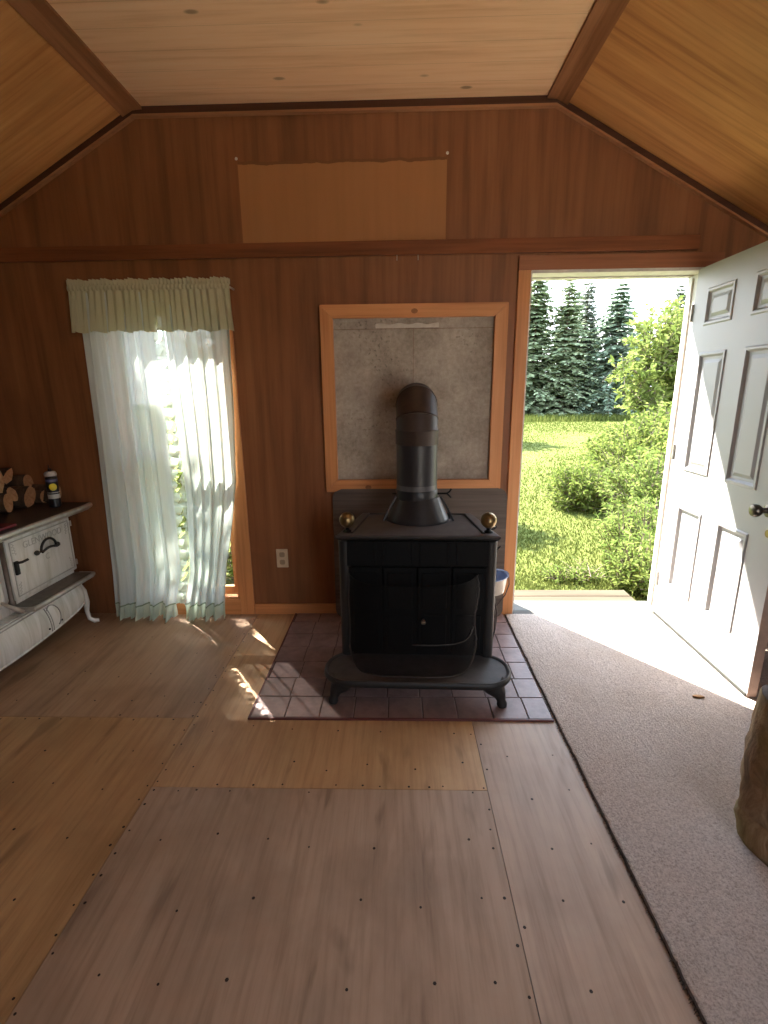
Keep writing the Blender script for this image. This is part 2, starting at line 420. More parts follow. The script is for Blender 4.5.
def gable_wall(name, y0, y1, holes, mat):
    xs = sorted({XL - TH, XL, RL, RR, XR, XR + TH} | {h[0] for h in holes} | {h[1] for h in holes})
    m = MB()
    for a, b in zip(xs, xs[1:]):
        spans = [(-.35, None)]
        for hx0, hx1, hz0, hz1 in holes:
            if a >= hx0 - 1e-6 and b <= hx1 + 1e-6: spans = [(-.35, hz0), (hz1, None)]
        for z0, z1 in spans:
            if z1 is not None and z1 <= z0: continue
            pts = [(a, z0), (b, z0), (b, z1 if z1 is not None else roof(b) + .04), (a, z1 if z1 is not None else roof(a) + .04)]
            m.prism(pts, 'y', y0, y1)
    return struct(m.build(name, mat))
gable_wall('wall_back', YB, YB + TH, [(WX0, WX1, WZ0, WZ1), (DX0, DX1, -.02, DZ)], M['wall_back'])
REAR = [(.8, 2.25, .1, 2.2)]
gable_wall('wall_front', YF - TH, YF, REAR, M['wall_ply'])
m = MB()
m.box(XL - TH, XL, YF, YB, -.35, roof(XL) + .02); struct(m.build('wall_left', M['low_bounce_ply']))
m = MB()
m.box(XR, XR + TH, YF, YB, -.35, 2.08)
struct(m.build('wall_right', M['wall_ply']))
m = MB(); m.box(RL, RR, YF - TH, YB + TH, ZR, ZR + .05); struct(m.build('ceiling', M['ceiling_pine']))
m = MB(); m.prism([(XL - TH, roof(XL - TH)), (RL, ZR), (RL, ZR + .05), (XL - TH, roof(XL - TH) + .05)], 'y', YF - TH, YB + TH)
struct(m.build('ceiling_left', M['slope_ply']))
m = MB(); m.prism([(XR + TH, roof(XR + TH)), (RR, ZR), (RR, ZR + .05), (XR + TH, roof(XR + TH) + .05)], 'y', YF - TH, YB + TH)
struct(m.build('ceiling_right', M['slope_ply']))

# floor: sheets of plywood over a dark subfloor, nail heads along the seams
m = MB(); m.box(XL, XR, YF, YB, -.2, -.010)
floor = struct(m.build('floor', M['dark']), 'bare nailed plywood floor')
g = .0011
for k, (x0, x1, y0, y1) in {'ply_a': (XL, -.916, YF, 1.888), 'ply_b': (XL, -.916, 1.888, YB), 'ply_c': (-.916, .325, 1.494, YB),
                            'ply_d': (-.916, .325, YF, 1.494), 'ply_e': (.325, XR, YF, YB)}.items():
    m = MB(); m.box(x0 + g, x1 - g, y0 + g, y1 - g, -.012, 0)
    m.build('plywood_sheet', M[k], floor)
m = MB()
def nail(x, y):
    r = rnd.uniform(.0032, .0052)
    m.lathe([(r, 0), (r * .8, .0009)], (x, y, .0001), 6)
jit = lambda s=.008: rnd.uniform(-s, s)
y = -.6
while y < 2.9:
    for dx in (-.014, .014):
        nail(-.916 + dx + jit(.004), y + jit(.03))
    if y < 2.88: nail(.325 + (-.016 if rnd.random() < .5 else .016) + jit(), y + jit(.03))
    y += rnd.uniform(.06, .12)
x = XL + .1
while x < -.95: nail(x, 1.888 + .014 * rnd.choice((-1, 1)) + jit(.004)); x += rnd.uniform(.06, .14)
x = -.9
while x < .31: nail(x, 1.494 + .014 * rnd.choice((-1, 1)) + jit(.004)); x += rnd.uniform(.05, .11)
for (x0, x1, y0, y1) in ((-2.9, -.95, -.4, 1.85), (-1.9, -.95, 1.95, 2.9), (-.88, .3, -.4, 1.46), (-.88, .3, 1.53, 1.85), (.36, .66, -.4, 1.85)):
    xx = x0 + .1
    while xx < x1:
        yy = y0 + .08
        while yy < y1:
            if rnd.random() < .85: nail(xx + jit(.03), yy + jit(.03))
            yy += .2
        xx += .17
tag(m.build('nail_heads', M['nail'], floor), kind='stuff')

# trims
def trim(n, mb, mat, label=None, **k):
    return struct(mb.build('trim_%d' % n, mat, **k), label)
m = MB(); m.box(XL, 1.63, YB - .026, YB, 2.142, 2.214, .003); trim(1, m, M['trim_dark_x'], 'brown board running across the wall')
def slope_pt(x, off):    # point under the ceiling by off
    return roof(x) - off
# crown strip along the gable: dark flat strip and a pale bead below it
def gable_strip(n, y0, y1, o0, o1, mat):
    mb = MB()
    for xa, xb in ((XL, RL), (RL, RR), (RR, XR)):
        mb.prism([(xa, roof(xa) - o0), (xb, roof(xb) - o0), (xb, roof(xb) - o1), (xa, roof(xa) - o1)], 'y', y0, y1)
    trim(n, mb, mat)
gable_strip(2, YB - .022, YB, .0, .040, M['crown'])
gable_strip(3, YB - .028, YB, .036, .047, M['bead'])
# battens along the breaks of the ceiling
for n, xb, s in ((4, RL, -1), (5, RR, 1)):
    mb = MB()
    k = SL if s < 0 else SR
    w1, w2 = .05, .055
    mb.prism([(xb - s * w1, ZR - .001), (xb + s * w2, ZR - k * w2 - .001), (xb + s * w2, ZR - k * w2 - .016), (xb, ZR - .018), (xb - s * w1, ZR - .014)], 'y', YF, YB - .02)
    trim(n, mb, M['trim_dark'])
# baseboard
def base(side, x0, x1, y0, y1):
    mb = MB(); mb.box(x0, x1, y0, y1, .0, .072, .004); return struct(mb.build('baseboard_' + side, M['pine_x']))
base('back', -.937, .668, YB - .016, YB)
base('left', XL, XL + .016, YF, YB); base('right', XR - .016, XR, YF, YB); base('front', XL + .016, XR - .016, YF, YF + .016)
# doorway casing and frame
m = MB(); m.box(.672, DX0 - .004, YB - .02, YB, .0, DZ + .004, .003); trim(6, m, M['pine_z'], 'pine casing left of doorway')
m = MB(); m.box(.672, 1.775, YB - .02, YB, DZ + .004, 2.128, .003); trim(7, m, M['pine_shaded_x'], 'pine casing over doorway')
m = MB(); m.box(1.715, 1.775, YB - .012, YB, .0, DZ + .004, .002); trim(8, m, M['pine_z'])
m = MB()
m.box(DX0 - .006, DX0 + .003, YB - .018, 3.11, .0, DZ); m.box(DX1 - .016, DX1 + .006, YB - .002, 3.11, .0, DZ)
m.box(DX0, DX1, YB - .018, 3.04, DZ - .012, DZ + .004); m.box(DX0, DX1, 3.06, 3.112, 2.034, DZ + .02)
m.box(DX1 - .026, DX1 - .016, 3.05, 3.09, .02, 2.02)
trim(9, m, M['jamb_white'], 'weathered white door frame')
m = MB(); m.prism([(2.93, .0), (2.93, .010), (2.96, .022), (3.07, .026), (3.13, .012), (3.13, -.04), (2.97, -.04)], 'x', DX0 + .004, DX1 - .016)
trim(10, m, M['threshold'], 'pale metal threshold')
m = MB(); m.box(DX0 - .07, DX0, YB + TH, YB + TH + .02, -.1, 2.12); m.box(DX1, DX1 + .07, YB + TH, YB + TH + .02, -.1, 2.12); m.box(DX0, DX1, YB + TH, YB + TH + .02, 2.04, 2.19)
m.box(DX0 - .1, DX1 + .1, YB + TH, 3.222, 2.19, 2.215)  # unseen hood board, added to set the sun line on the door
trim(11, m, M['jamb_white'])

# ------------------------------------------------------------------ the open door
dth = -.0247
W, H0, H1 = .892, .014, 2.043
XF = Matrix(((math.sin(dth), -math.cos(dth), 0, 1.6476), (-math.cos(dth), -math.sin(dth), 0, 2.940), (0, 0, 1, 0), (0, 0, 0, 1)))
# local: x = along leaf from hinge, y = out of the visible face, z = up
door = struct(thing('door_1', (0, 0, 0), 'white six-panel door standing open into the room', None))
m = MB()
cols = [(.115, .352), (.490, .722)]
rows = [(.250, .757), (.960, 1.602), (1.738, 1.925)]
xs = [0, cols[0][0], cols[0][1], cols[1][0], cols[1][1], W]
zs = [H0, rows[0][0], rows[0][1], rows[1][0], rows[1][1], rows[2][0], rows[2][1], H1]
for face, sg in ((0.0, 1), (-.044, -1)):
    for i in range(5):
        for j in range(7):
            x0, x1, z0, z1 = xs[i], xs[i + 1], zs[j], zs[j + 1]
            if i in (1, 3) and j in (1, 3, 5):
                def R(d, dep): return [(x0 + d, face + sg * dep, z0 + d), (x1 - d, face + sg * dep, z0 + d), (x1 - d, face + sg * dep, z1 - d), (x0 + d, face + sg * dep, z1 - d)]
                m.loft([R(0, 0), R(.006, .006), R(.016, .006), R(.026, -.007), R(.040, -.008), R(.058, -.001)], False, True)
            else:
                m.poly([(x0, face, z0), (x1, face, z0), (x1, face, z1), (x0, face, z1)])
m.build('door_leaf', M['door_white'], door, xf=XF)
m = MB(); m.loft([[(0, 0, H0), (W, 0, H0), (W, 0, H1), (0, 0, H1)], [(0, -.044, H0), (W, -.044, H0), (W, -.044, H1), (0, -.044, H1)]], False, False)
m.box(W - .001, W + .0015, -.030, -.014, .84, .96)
m.build('door_edge', M['door_edge'], door, xf=XF)
m = MB(); m.box(.005, W - .004, -.036, .006, .0125, .030, .003); m.build('door_sweep', M['sweep'], door, xf=XF)
for zc in (.25, 1.05, 1.82):
    m = MB(); m.tube([(-.008, .004, zc - .045), (-.008, .004, zc + .045)], .007); m.box(-.006, .002, -.04, .001, zc - .045, zc + .045)
    m.build('hinge', M['nickel'], door, xf=XF)
m = MB()
kx, kz = .822, .892
m.bm.verts.ensure_lookup_table()
mk = Matrix.Translation((kx, 0, kz)) @ Matrix.Rotation(-PI / 2, 4, 'X')
m.lathe([(.032, 0), (.030, .006), (.014, .010), (.012, .030), (.018, .036), (.028, .050), (.029, .062), (.024, .072), (.010, .076)], (0, 0, 0), 24)
m.build('door_knob', M['knob_bronze'], door, smooth=True, xf=XF @ mk)
m = MB(); m.lathe([(.031, 0), (.029, .007), (.0, .008)], (0, 0, 0), 20, cap1=False); m.build('lock_rose', M['brass'], door, smooth=True, xf=XF @ Matrix.Translation((kx + .02, 0, kz - .10)) @ Matrix.Rotation(-PI / 2, 4, 'X') @ Matrix.Scale(.6, 4))

# ------------------------------------------------------------------ window behind the curtain
def window(n, x0, x1, z0, z1, y0, ax='y', inward=1, mid=None, muntin=None):
    """double-hung window in a hole; ax 'y' = in a gable wall, 'x' = in a side wall"""
    w = struct(thing('window_%d' % n, (0, 0, 0), None, None))
    def bx(mb, a, b, d0, d1, c, d, bev=0):
        if ax == 'y': mb.box(a, b, min(d0, d1), max(d0, d1), c, d, bev)
        else: mb.box(min(d0, d1), max(d0, d1), a, b, c, d, bev)
    i = inward
    T = TH
    mb = MB()
    bx(mb, x0, x0 + .02, y0, y0 + i * T, z0, z1); bx(mb, x1 - .02, x1, y0, y0 + i * T, z0, z1)
    bx(mb, x0 + .02, x1 - .02, y0, y0 + i * T, z0, z0 + .025); bx(mb, x0 + .02, x1 - .02, y0, y0 + i * T, z1 - .02, z1)
    mb.build('window_frame', M['pine_z'], w)
    mb = MB(); zm = mid or (z0 + z1) / 2; s = .038
    for (za, zb, d) in ((z0 + .025, zm + .02, .05), (zm - .018, z1 - .02, .085)):
        d0, d1 = y0 + i * d, y0 + i * (d + .032)
        bx(mb, x0 + .02, x0 + .02 + s, d0, d1, za, zb); bx(mb, x1 - .02 - s, x1 - .02, d0, d1, za, zb)
        bx(mb, x0 + .02 + s, x1 - .02 - s, d0, d1, za, za + .045); bx(mb, x0 + .02 + s, x1 - .02 - s, d0, d1, zb - .04, zb)
    sash = mb.build('sash', M['pine_z'], w)
    for (za, zb, d) in ((z0 + .07, zm - .02, .066), (zm + .027, z1 - .06, .101)):
        mb = MB(); bx(mb, x0 + .02 + s, x1 - .02 - s, y0 + i * d, y0 + i * (d + .004), za, zb); mb.build('pane', M['glass'], sash)
    return w
w1 = window(1, WX0, WX1, WZ0, WZ1, YB, mid=1.04)
w1['label'] = 'tall window behind the sheer curtains'
m = MB(); m.box(WX1 - .004, WX1 + .085, YB - .018, YB, 0, WZ1 + .002, .003); m.box(WX0 - .085, WX0 + .004, YB - .018, YB, 0, WZ1 + .002, .003)
m.build('casing', M['pine_z'], w1)
m = MB(); m.box(WX0 - .085, WX1 + .085, YB - .018, YB, WZ1 + .002, WZ1 + .08, .003); m.box(WX0 + .004, WX1 - .004, YB - .018, YB, 0, WZ0 + .004); m.build('casing', M['pine_x'], w1)
m = MB(); m.box(WX0 + .02, WX1 - .02, YB - .012, YB + .05, WZ0 + .004, WZ0 + .022, .003); m.build('sill', M['pine_x'], w1)
for n, h in enumerate(REAR): window(2 + n, h[0], h[1], h[2], h[3], YF, inward=-1)

# ------------------------------------------------------------------ curtains
def sm(a, b, x):
    t = max(0, min(1, (x - a) / (b - a))); return t * t * (3 - 2 * t)
CY = YB - .055
def interp(tab, z):
    if z <= tab[0][0]: return tab[0][1]
    for (z0, v0), (z1, v1) in zip(tab, tab[1:]):
        if z <= z1: return v0 + (v1 - v0) * (z - z0) / (z1 - z0)
    return tab[-1][1]
def panel(lab, name, le, re, nf, seed, amp=.022):
    ZT, ZB = 1.965, .098
    def f(u, v):
        z = ZT + (ZB - ZT) * v
        a, b = interp(le, z), interp(re, z)
        uu = u + .018 * math.sin(6.3 * u * 2 + seed) * v
        ph = 2 * PI * nf * uu + .6 * math.sin(3 * v + seed) + .5 * math.sin(u * 9 + seed)
        A = amp * (.45 + .55 * v) * (1 + .35 * math.sin(u * 17 + seed * 2))
        A *= sm(0, .06, u) * .6 + .4
        yy = CY - .010 + A * math.sin(ph) + .35 * A * math.sin(2.3 * ph + seed) - .012 * v
        return (a + (b - a) * u + .004 * math.sin(ph * .5), min(yy, YB - .022), z)
    t = thing(name, (0, 0, 0), lab, 'curtain', 'sheer curtain panels')
    m = MB(); m.grid(f, 150, 70); m.build('voile', M['sheer'], t, smooth='all')
    # stitched band and gathered bottom ruffle
    def fb(u, v):
        p = f(u, 1.0); return (p[0], p[1] - .005, p[2] + .006 - .010 * v + .0015 * math.sin(u * 90))
    m = MB(); m.grid(fb, 150, 1); m.build('stitched_band', M['band'], t, smooth='all')
    def fr(u, v):
        p = f(u, 1.0); q = .022 * v * math.sin(2 * PI * nf * 3.1 * u + seed) + .004 * v * math.sin(2 * PI * nf * 6 * u)
        drop = .088 + .008 * math.sin(u * 23 + seed)
        return (p[0] + .005 * v * math.sin(2 * PI * nf * 2.2 * u), min(p[1] + q - .014 * v, YB - .022), max(.003, p[2] - drop * v))
    m = MB(); m.grid(fr, 170, 8); m.build('bottom_ruffle', M['ruffle'], t, smooth='all')
    return t, f
pl, fl_ = panel('left sheer curtain panel, long pale green voile beside the dark corner', 'sheer_curtain',
    [(0, -1.835), (.3, -1.82), (1.1, -1.797), (2.0, -1.785)], [(0, -1.455), (.1, -1.435), (.32, -1.378), (.8, -1.372), (1.27, -1.37), (1.74, -1.38), (2.0, -1.37)], 4.2, .4, .030)
pr, fr_ = panel('right sheer curtain panel, long pale green voile beside the pine window casing', 'sheer_curtain',
    [(0, -1.395), (.1, -1.37), (.32, -1.315), (.8, -1.29), (1.38, -1.30), (1.77, -1.31), (2.0, -1.34)], [(0, -1.125), (.15, -1.115), (.35, -1.085), (.6, -1.03), (.9, -.975), (1.3, -.950), (2.0, -.935)], 4.6, 2.1, .028)
def edge_ruffle(t, f, u0, sgn, seed, w0=.045):
    def fe(u, v):
        p = f(u0, v); w = w0 * (1 + .4 * math.sin(v * 40 + seed))
        zz = 2 * PI * 26 * v
        return (p[0] + sgn * u * w + .008 * u * math.sin(zz + 1.2), min(p[1] - .006 + .02 * u * math.sin(zz) + .007 * u * math.sin(zz * 2.7), YB - .022), p[2] + .010 * u * math.cos(zz * 1.0))
    m = MB(); m.grid(fe, 5, 260); m.build('edge_ruffle', M['ruffle'], t, smooth='all')
edge_ruffle(pl, fl_, 1.0, 1, .3, .03); edge_ruffle(pr, fr_, 0.0, -1, 1.7, .026)
val = thing('valance', (0, 0, 0), 'short gathered pale green valance with ruffled top over the window', 'valance')
VX0, VX1 = -1.815, -.915
def fv(u, v):
    ph = 2 * PI * 26 * u + 2.2 * math.sin(u * 11) + .8 * math.sin(u * 31); z = 1.996 - .240 * v
    a = .004 + .016 * v
    return (VX0 + (VX1 - VX0) * u + (u - .5) * .03 * v, CY - .030 - .010 * v + a * math.sin(ph) + .5 * a * math.sin(ph * .37 + 1), z + .006 * math.sin(ph * .3) * v)
m = MB(); m.grid(fv, 420, 12); m.build('skirt', M['sheer_thick'], val, smooth='all')
def fh(u, v):
    ph = 2 * PI * 44 * u + 2 * math.sin(u * 13)
    return (VX0 - .004 + (VX1 - VX0 + .008) * u, CY - .030 + (.004 + .010 * v) * math.sin(ph), 1.994 + .036 * v + .003 * v * math.sin(ph * .31) + .003 * v * math.sin(ph * .13))
m = MB(); m.grid(fh, 460, 5); m.build('heading_ruffle', M['sheer_thick'], val, smooth='all')
m = MB(); m.grid(lambda u, v: (VX0 - .002 + (VX1 - VX0 + .004) * u, CY - .033 - .006 * math.sin(PI * v) + .003 * math.sin(u * 260), 2.000 - .028 * v), 460, 5)
m.build('rod_pocket', M['sheer_thick'], val, smooth='all')
rod = thing('curtain_rod', (0, 0, 0), 'thin rod carrying the curtains and valance above the window', 'curtain rod')
m = MB(); m.tube([(VX0 + .005, YB, 1.985), (VX0 + .005, CY - .01, 1.985), (VX1 - .005, CY - .01, 1.985), (VX1 - .005, YB, 1.985)], .006); m.build('rod', M['bright'], rod)

# ------------------------------------------------------------------ hearth pad, carpet
px0, px1, py0, py1, zt = -.667, .684, 1.880, 2.94, .009
pad = thing('tiled_hearth_pad', (0, 0, 0), 'purple-brown square tiled hearth pad under the black stove', 'hearth')
m = MB(); m.box(px0, px1, py0, YB - .017, .0005, zt - .0035); m.build('grout_bed', M['grout'], pad)
m = MB(); ts = .155; r = 0; yy = py0 + .008
while yy < YB - .02:
    off = (-.0, -.008, .006, -.004)[r % 4]; xx = px0 + .006 + (off if off < 0 else off - ts) 
    while xx < px1:
        a, b = max(xx, px0 + .004), min(xx + ts - .005, px1 - .004); y1 = min(yy + ts - .005, YB - .018)
        if b - a > .02 and y1 - yy > .02: m.box(a, b, yy, y1, .002, zt + rnd.uniform(-.0006, .0006), .0015, 1)
        xx += ts
    yy += ts; r += 1
m.build('tiles', M['tile'], pad)
m = MB(); m.box(px0 - .004, px1, py0 - .004, py0 + .006, .0005, zt + .001, .002); m.box(px0 - .004, px0 + .004, py0, YB - .017, .0005, zt + .001)
m.build('edge_strip', M['pad_edge'], pad)

car = thing('carpet', (0, 0, 0), 'beige-grey pile carpet with a frayed edge running to the open door', 'carpet')
def cedge(y): return .702 - .006 * sm(0, 2.9, y) + .004 * mn.noise(Vector((y * 7, 0, 0))) + .003 * mn.noise(Vector((y * 40, 3, 0)))
m = MB(); ny = 420
pts = [(cedge(YF + .02 + (2.93 - YF - .02) * i / ny), YF + .02 + (2.93 - YF - .02) * i / ny) for i in range(ny + 1)]
m.loft([[(XR - .017, p[1], .0005) for p in pts], [(XR - .017, p[1], .010) for p in pts], [(p[0] + .006, p[1], .0105) for p in pts], [(p[0], p[1], .007) for p in pts], [(p[0], p[1], .0005) for p in pts]], closed=False)
m.build('pile', M['carpet'], car)
m = MB()
m.tube([(p[0] - .002, p[1], .005) for p in pts[::2]], .0048, 5)
for i in range(900):
    y = rnd.uniform(-.2, 2.9); x = cedge(y); a = rnd.gauss(PI, .9); l = rnd.uniform(.005, .018)
    p = Vector((x - .001, y, rnd.uniform(.003, .009)))
    m.tube([p, p + Vector((math.cos(a) * l * .6, math.sin(a) * l * .6, .003)), p + Vector((math.cos(a) * l, math.sin(a) * l, -.001))], [.0013, .001, .0005], 4)
m.build('frayed_edge', M['fray'], car)
# bits lying on the carpet
m = MB(); m.loft([[(1.405 + .022 * math.cos(k * PI / 4 + .3) * (1 + .3 * math.sin(k * 2)), 2.05 + .010 * math.sin(k * PI / 4), z) for k in range(8)] for z in (.0105, .018)])
tag(m.build('wood_chip', M['log_cut']), 'small pale wood chip lying on the carpet near the sunlit patch', 'wood chip')

# ------------------------------------------------------------------ framed cement panel, outlet, hooks
X0, X1, Z0, Z1 = -.432, .622, .824, 1.890; fw = .072; yb = YB - .002
fp = thing('framed_cement_panel', (0, 0, 0), 'pine framed square of grey cement board behind the stovepipe', 'wall panel')
m = MB(); yq = yb - .008
for (a, b, c, d) in ((X0 + fw - .01, .095, Z0 + fw - .01, 1.76), (.097, X1 - fw + .01, Z0 + fw - .01, 1.76), (X0 + fw - .01, X1 - fw + .01, 1.7625, Z1 - fw + .01)):
    m.box(a, b, yq, yb, c, d)
m.build('cement_board', M['concrete'], fp)
m = MB(); m.grid(lambda u, v: (-.12 + .36 * u, yq - .0012 - .0015 * math.sin(PI * v), 1.766 + .022 * v + .004 * math.sin(u * 21) * v), 30, 3); m.build('cement_smear', M['concrete_pale'], fp, smooth='all')
yf0, yf1 = YB - .044, YB - .001
def rail(pts, mat):
    m = MB(); m.prism(pts, 'y', yf0, yf1); 
    bmesh.ops.bevel(m.bm, geom=m.bm.edges[:], offset=.003, segments=2, affect='EDGES'); m.build('frame_rail', mat, fp)
e = .0006
rail([(X0, Z1), (X1, Z1), (X1 - fw, Z1 - fw + e), (X0 + fw, Z1 - fw + e)], M['pine_x'])
rail([(X0, Z0), (X1, Z0), (X1 - fw, Z0 + fw - e), (X0 + fw, Z0 + fw - e)], M['pine_x'])
rail([(X0, Z0 + e), (X0, Z1 - e), (X0 + fw, Z1 - fw - e), (X0 + fw, Z0 + fw + e)], M['pine_z'])
rail([(X1, Z0 + e), (X1, Z1 - e), (X1 - fw, Z1 - fw - e), (X1 - fw, Z0 + fw + e)], M['pine_z'])
for kx_, kz_ in ((.10, Z1 - .04), (-.175, Z0 + .028)):
    m = MB(); m.lathe([(.017, 0), (.016, .0012), (.009, .0016), (.002, .0012)], (0, 0, 0), 12, 1.1, .8); m.build('knot', M['trim_dark'], fp, xf=Matrix.Translation((kx_, yf0 + .0002, kz_)) @ Matrix.Rotation(PI / 2, 4, 'X'))
out = thing('wall_outlet', (-.738, YB - .001, .385), 'cream double outlet plate low on the wall left of the stove', 'outlet')
m = MB(); m.box(-.037, .037, -.007, 0, -.062, .062, .003); m.build('cover_plate', M['plate'], out)
for dz in (.025, -.025):
    m = MB(); m.prism(rrect(-.017, .017, dz - .016, dz + .016, .010), 'y', -.0085, -.006); m.build('socket', M['socket'], out)
for i, hx in enumerate((.004, .120)):
    h = MB(); h.tube([(hx, YB - .013, 2.1425), (hx, YB - .013, 2.128), (hx, YB - .022, 2.115), (hx, YB - .034, 2.116), (hx, YB - .038, 2.126)], .0022, 7)
    tag(h.build('cup_hook', M['bright'], smooth=True), ('small metal hook under the wall board, the left of the pair' , 'small metal hook under the wall board, the right of the pair')[i], 'hook', 'hooks under the wall board')
for i, (tx, tz) in enumerate(((-.850, 2.628), (.272, 2.632))):
    h = MB(); h.lathe([(.008, 0), (.007, .003), (.002, .005)], (0, 0, 0), 10)
    tag(h.build('push_pin', M['can_white'], xf=Matrix.Translation((tx, YB - .0002, tz)) @ Matrix.Rotation(PI / 2, 4, 'X')), ('pale pin at the left upper corner of the faded wall patch', 'pale pin at the right upper corner of the faded wall patch')[i], 'pin', 'pins on the wall')

# ------------------------------------------------------------------ board leaning behind the stove
m = MB(); m.prism(rrect(-.395, .665, .001, .834, .055), 'y', 0, .022)
bmesh.ops.bevel(m.bm, geom=[e for e in m.bm.edges if abs(e.verts[0].co.y - e.verts[1].co.y) < 1e-5], offset=.004, segments=2, affect='EDGES')
tag(m.build('heat_shield_board', M['board_grey'], xf=Matrix.Translation((0, 2.872, zt)) @ Matrix.Rotation(-.045, 4, 'X')), 'grey-brown weathered board with rounded corners standing behind the black stove', 'board')

# ------------------------------------------------------------------ the black Franklin-type stove
SZ = zt
st = thing('wood_stove', (.092, 2.16, SZ), 'black cast iron parlour stove with brass balls on a tiled pad', 'stove', rz=-.028)
def y2(v): return v
# body: trapezoid plan, front at y = 0
FH, BH, DP, ZB0, ZB1 = .352, .268, .40, .148, .738
m = MB()
plan = [(-FH, .012), (FH, .012), (BH, DP), (-BH, DP)]
m.prism(plan, 'z', ZB0, ZB1); m.build('body', M['iron'], st)
for sx in (-1, 1):
    m = MB(); m.lathe([(.030, 0), (.030, .585)], (sx * (FH - .012), .022, ZB0), 20); m.build('corner_column', M['iron_plate'], st, smooth=True)
# lintel and the four folding door leaves
m = MB(); m.box(-.33, .33, -.006, .016, .612, .734, .004)
for xk in (-.20, -.16, -.03, .01, .14, .18): m.box(xk, xk + .010, -.010, -.004, .62, .728, .002)
m.build('lintel_panel', M['iron'], st)
for k in range(4):
    xa = -.325 + k * .1625; m = MB(); m.box(xa + .003, xa + .1595, -.004, .016, .165, .605, .003)
    m.box(xa + .022, xa + .140, -.010, -.002, .19, .37, .004); m.box(xa + .022, xa + .140, -.010, -.002, .40, .58, .004)
    m.build('folding_door', M['iron'], st)
m = MB(); m.lathe([(.006, 0), (.005, .016), (.011, .022), (.012, .030), (.006, .036)], (0, 0, 0), 14)
m.build('door_knob', M['bright'], st, smooth=True, xf=Matrix.Translation((.03, -.010, .345)) @ Matrix.Rotation(PI / 2, 4, 'X'))
# top plate
def off(pl_, d): 
    cx = sum(p[0] for p in pl_) / 4; cy = sum(p[1] for p in pl_) / 4
    return [(p[0] + math.copysign(d, p[0] - cx), p[1] + math.copysign(d, p[1] - cy)) for p in pl_]
m = MB(); z = ZB1
m.loft([[(p[0], p[1], zz) for p in off(plan, d)] for d, zz in ((.004, z - .006), (.010, z - .002), (.020, z + .006), (.026, z + .014), (.026, z + .022), (.018, z + .026))])
for s in (-1, 1): m.tube([(s * (FH - .045), .025, z + .026), (s * (BH - .012), DP - .01, z + .028)], .007, 8)
m.tube([(-(BH - .012), DP - .01, z + .027), (BH - .012, DP - .01, z + .027)], .006, 8)
ZT_ = z + .026
m.build('top_plate', M['iron_plate'], st)
for s in (-1, 1):
    b = MB(); b.lathe([(.024, 0), (.018, .008), (.009, .014), (.009, .022), (.013, .026)], (s * (FH - .022), .050, ZT_ - .002), 20)
    fin = b.build('finial', M['iron'], st, smooth=True)
    b = MB(); b.ball((s * (FH - .022), .050, ZT_ + .058), .0375, 4); b.build('brass_ball', M['brass'], fin, smooth='all')
# smoke collar (oval base drawn in to a round neck) with side fins
CXY = (.008, .315)
m = MB(); n = 36; rings = []
for k in range(9):
    t = k / 8; rx = .160 + (.106 - .160) * t; ry = .160 + (.106 - .160) * t
    zc = .0 + .118 * t
    rings.append([(CXY[0] + rx * math.cos(2 * PI * j / n), CXY[1] + ry * math.sin(2 * PI * j / n), ZT_ + zc) for j in range(n)])
m.loft([[(p[0] + (p[0] - CXY[0]) * .07, p[1] + (p[1] - CXY[1]) * .07, ZT_ - .001) for p in rings[0]], [(p[0] + (p[0] - CXY[0]) * .07, p[1] + (p[1] - CXY[1]) * .07, ZT_ + .010) for p in rings[0]]] + rings)
m.build('smoke_collar', M['pipe'], st, smooth=True)
for s in (-1, 1):
    m = MB(); m.tube([(CXY[0] + s * .178, CXY[1] - .07, ZT_ + .002), (CXY[0] + s * .150, CXY[1] - .055, ZT_ + .060), (CXY[0] + s * .113, CXY[1] - .04, ZT_ + .122)], .0055, 8); m.build('collar_rib', M['pipe'], st)
# hearth plate with raised rim
m = MB()
def hp(d, zz, fl=0): return [(p[0], p[1], zz) for p in rrect(-.438 - d, .438 + d, -.218 - d, .055 + d, .128 + d, 12)]
m.loft([hp(-.03, .100), hp(-.006, .104), hp(.002, .116), hp(.001, .130), hp(-.006, .138), hp(-.014, .137), hp(-.020, .131), hp(-.03, .130)])
m.build('hearth_plate', M['iron_plate'], st, smooth=True)
for s in (-1, 1):
    for (yy, kind) in ((-.165, 'f'), (.34, 'b')):
        m = MB(); zt0 = .108 if kind == 'f' else .152
        x_ = s * (.345 if kind == 'f' else .24)
        path = [(x_, yy + .005, zt0), (x_ + s * .012, yy, zt0 - .02), (x_ + s * .032, yy - .005, zt0 * .55), (x_ + s * .040, yy - .008, zt0 * .28), (x_ + s * .043, yy - .010, .016), (x_ + s * .046, yy - .012, .0005)]
        m.tube(path, [.056, .046, .029, .020, .024, .020], 14); m.build('leg', M['iron_plate'], st, smooth=True)
for zz in (.24, .50):
    m = MB(); m.box(-FH - .014, -FH + .004, .03, .05, zz, zz + .03, .003); m.build('hinge_lug', M['iron'], st)
m = MB(); m.tube([(FH - .06, .135, .651), (FH + .040, .140, .651), (FH + .055, .140, .668)], .004, 8); m.build('tool_hook', M['iron'], st); m = MB(); m.tube([(BH + .05, .30, .70), (BH + .14, .335, .70), (BH + .152, .34, .712)], .004, 8); m.build('tool_hook', M['iron'], st)

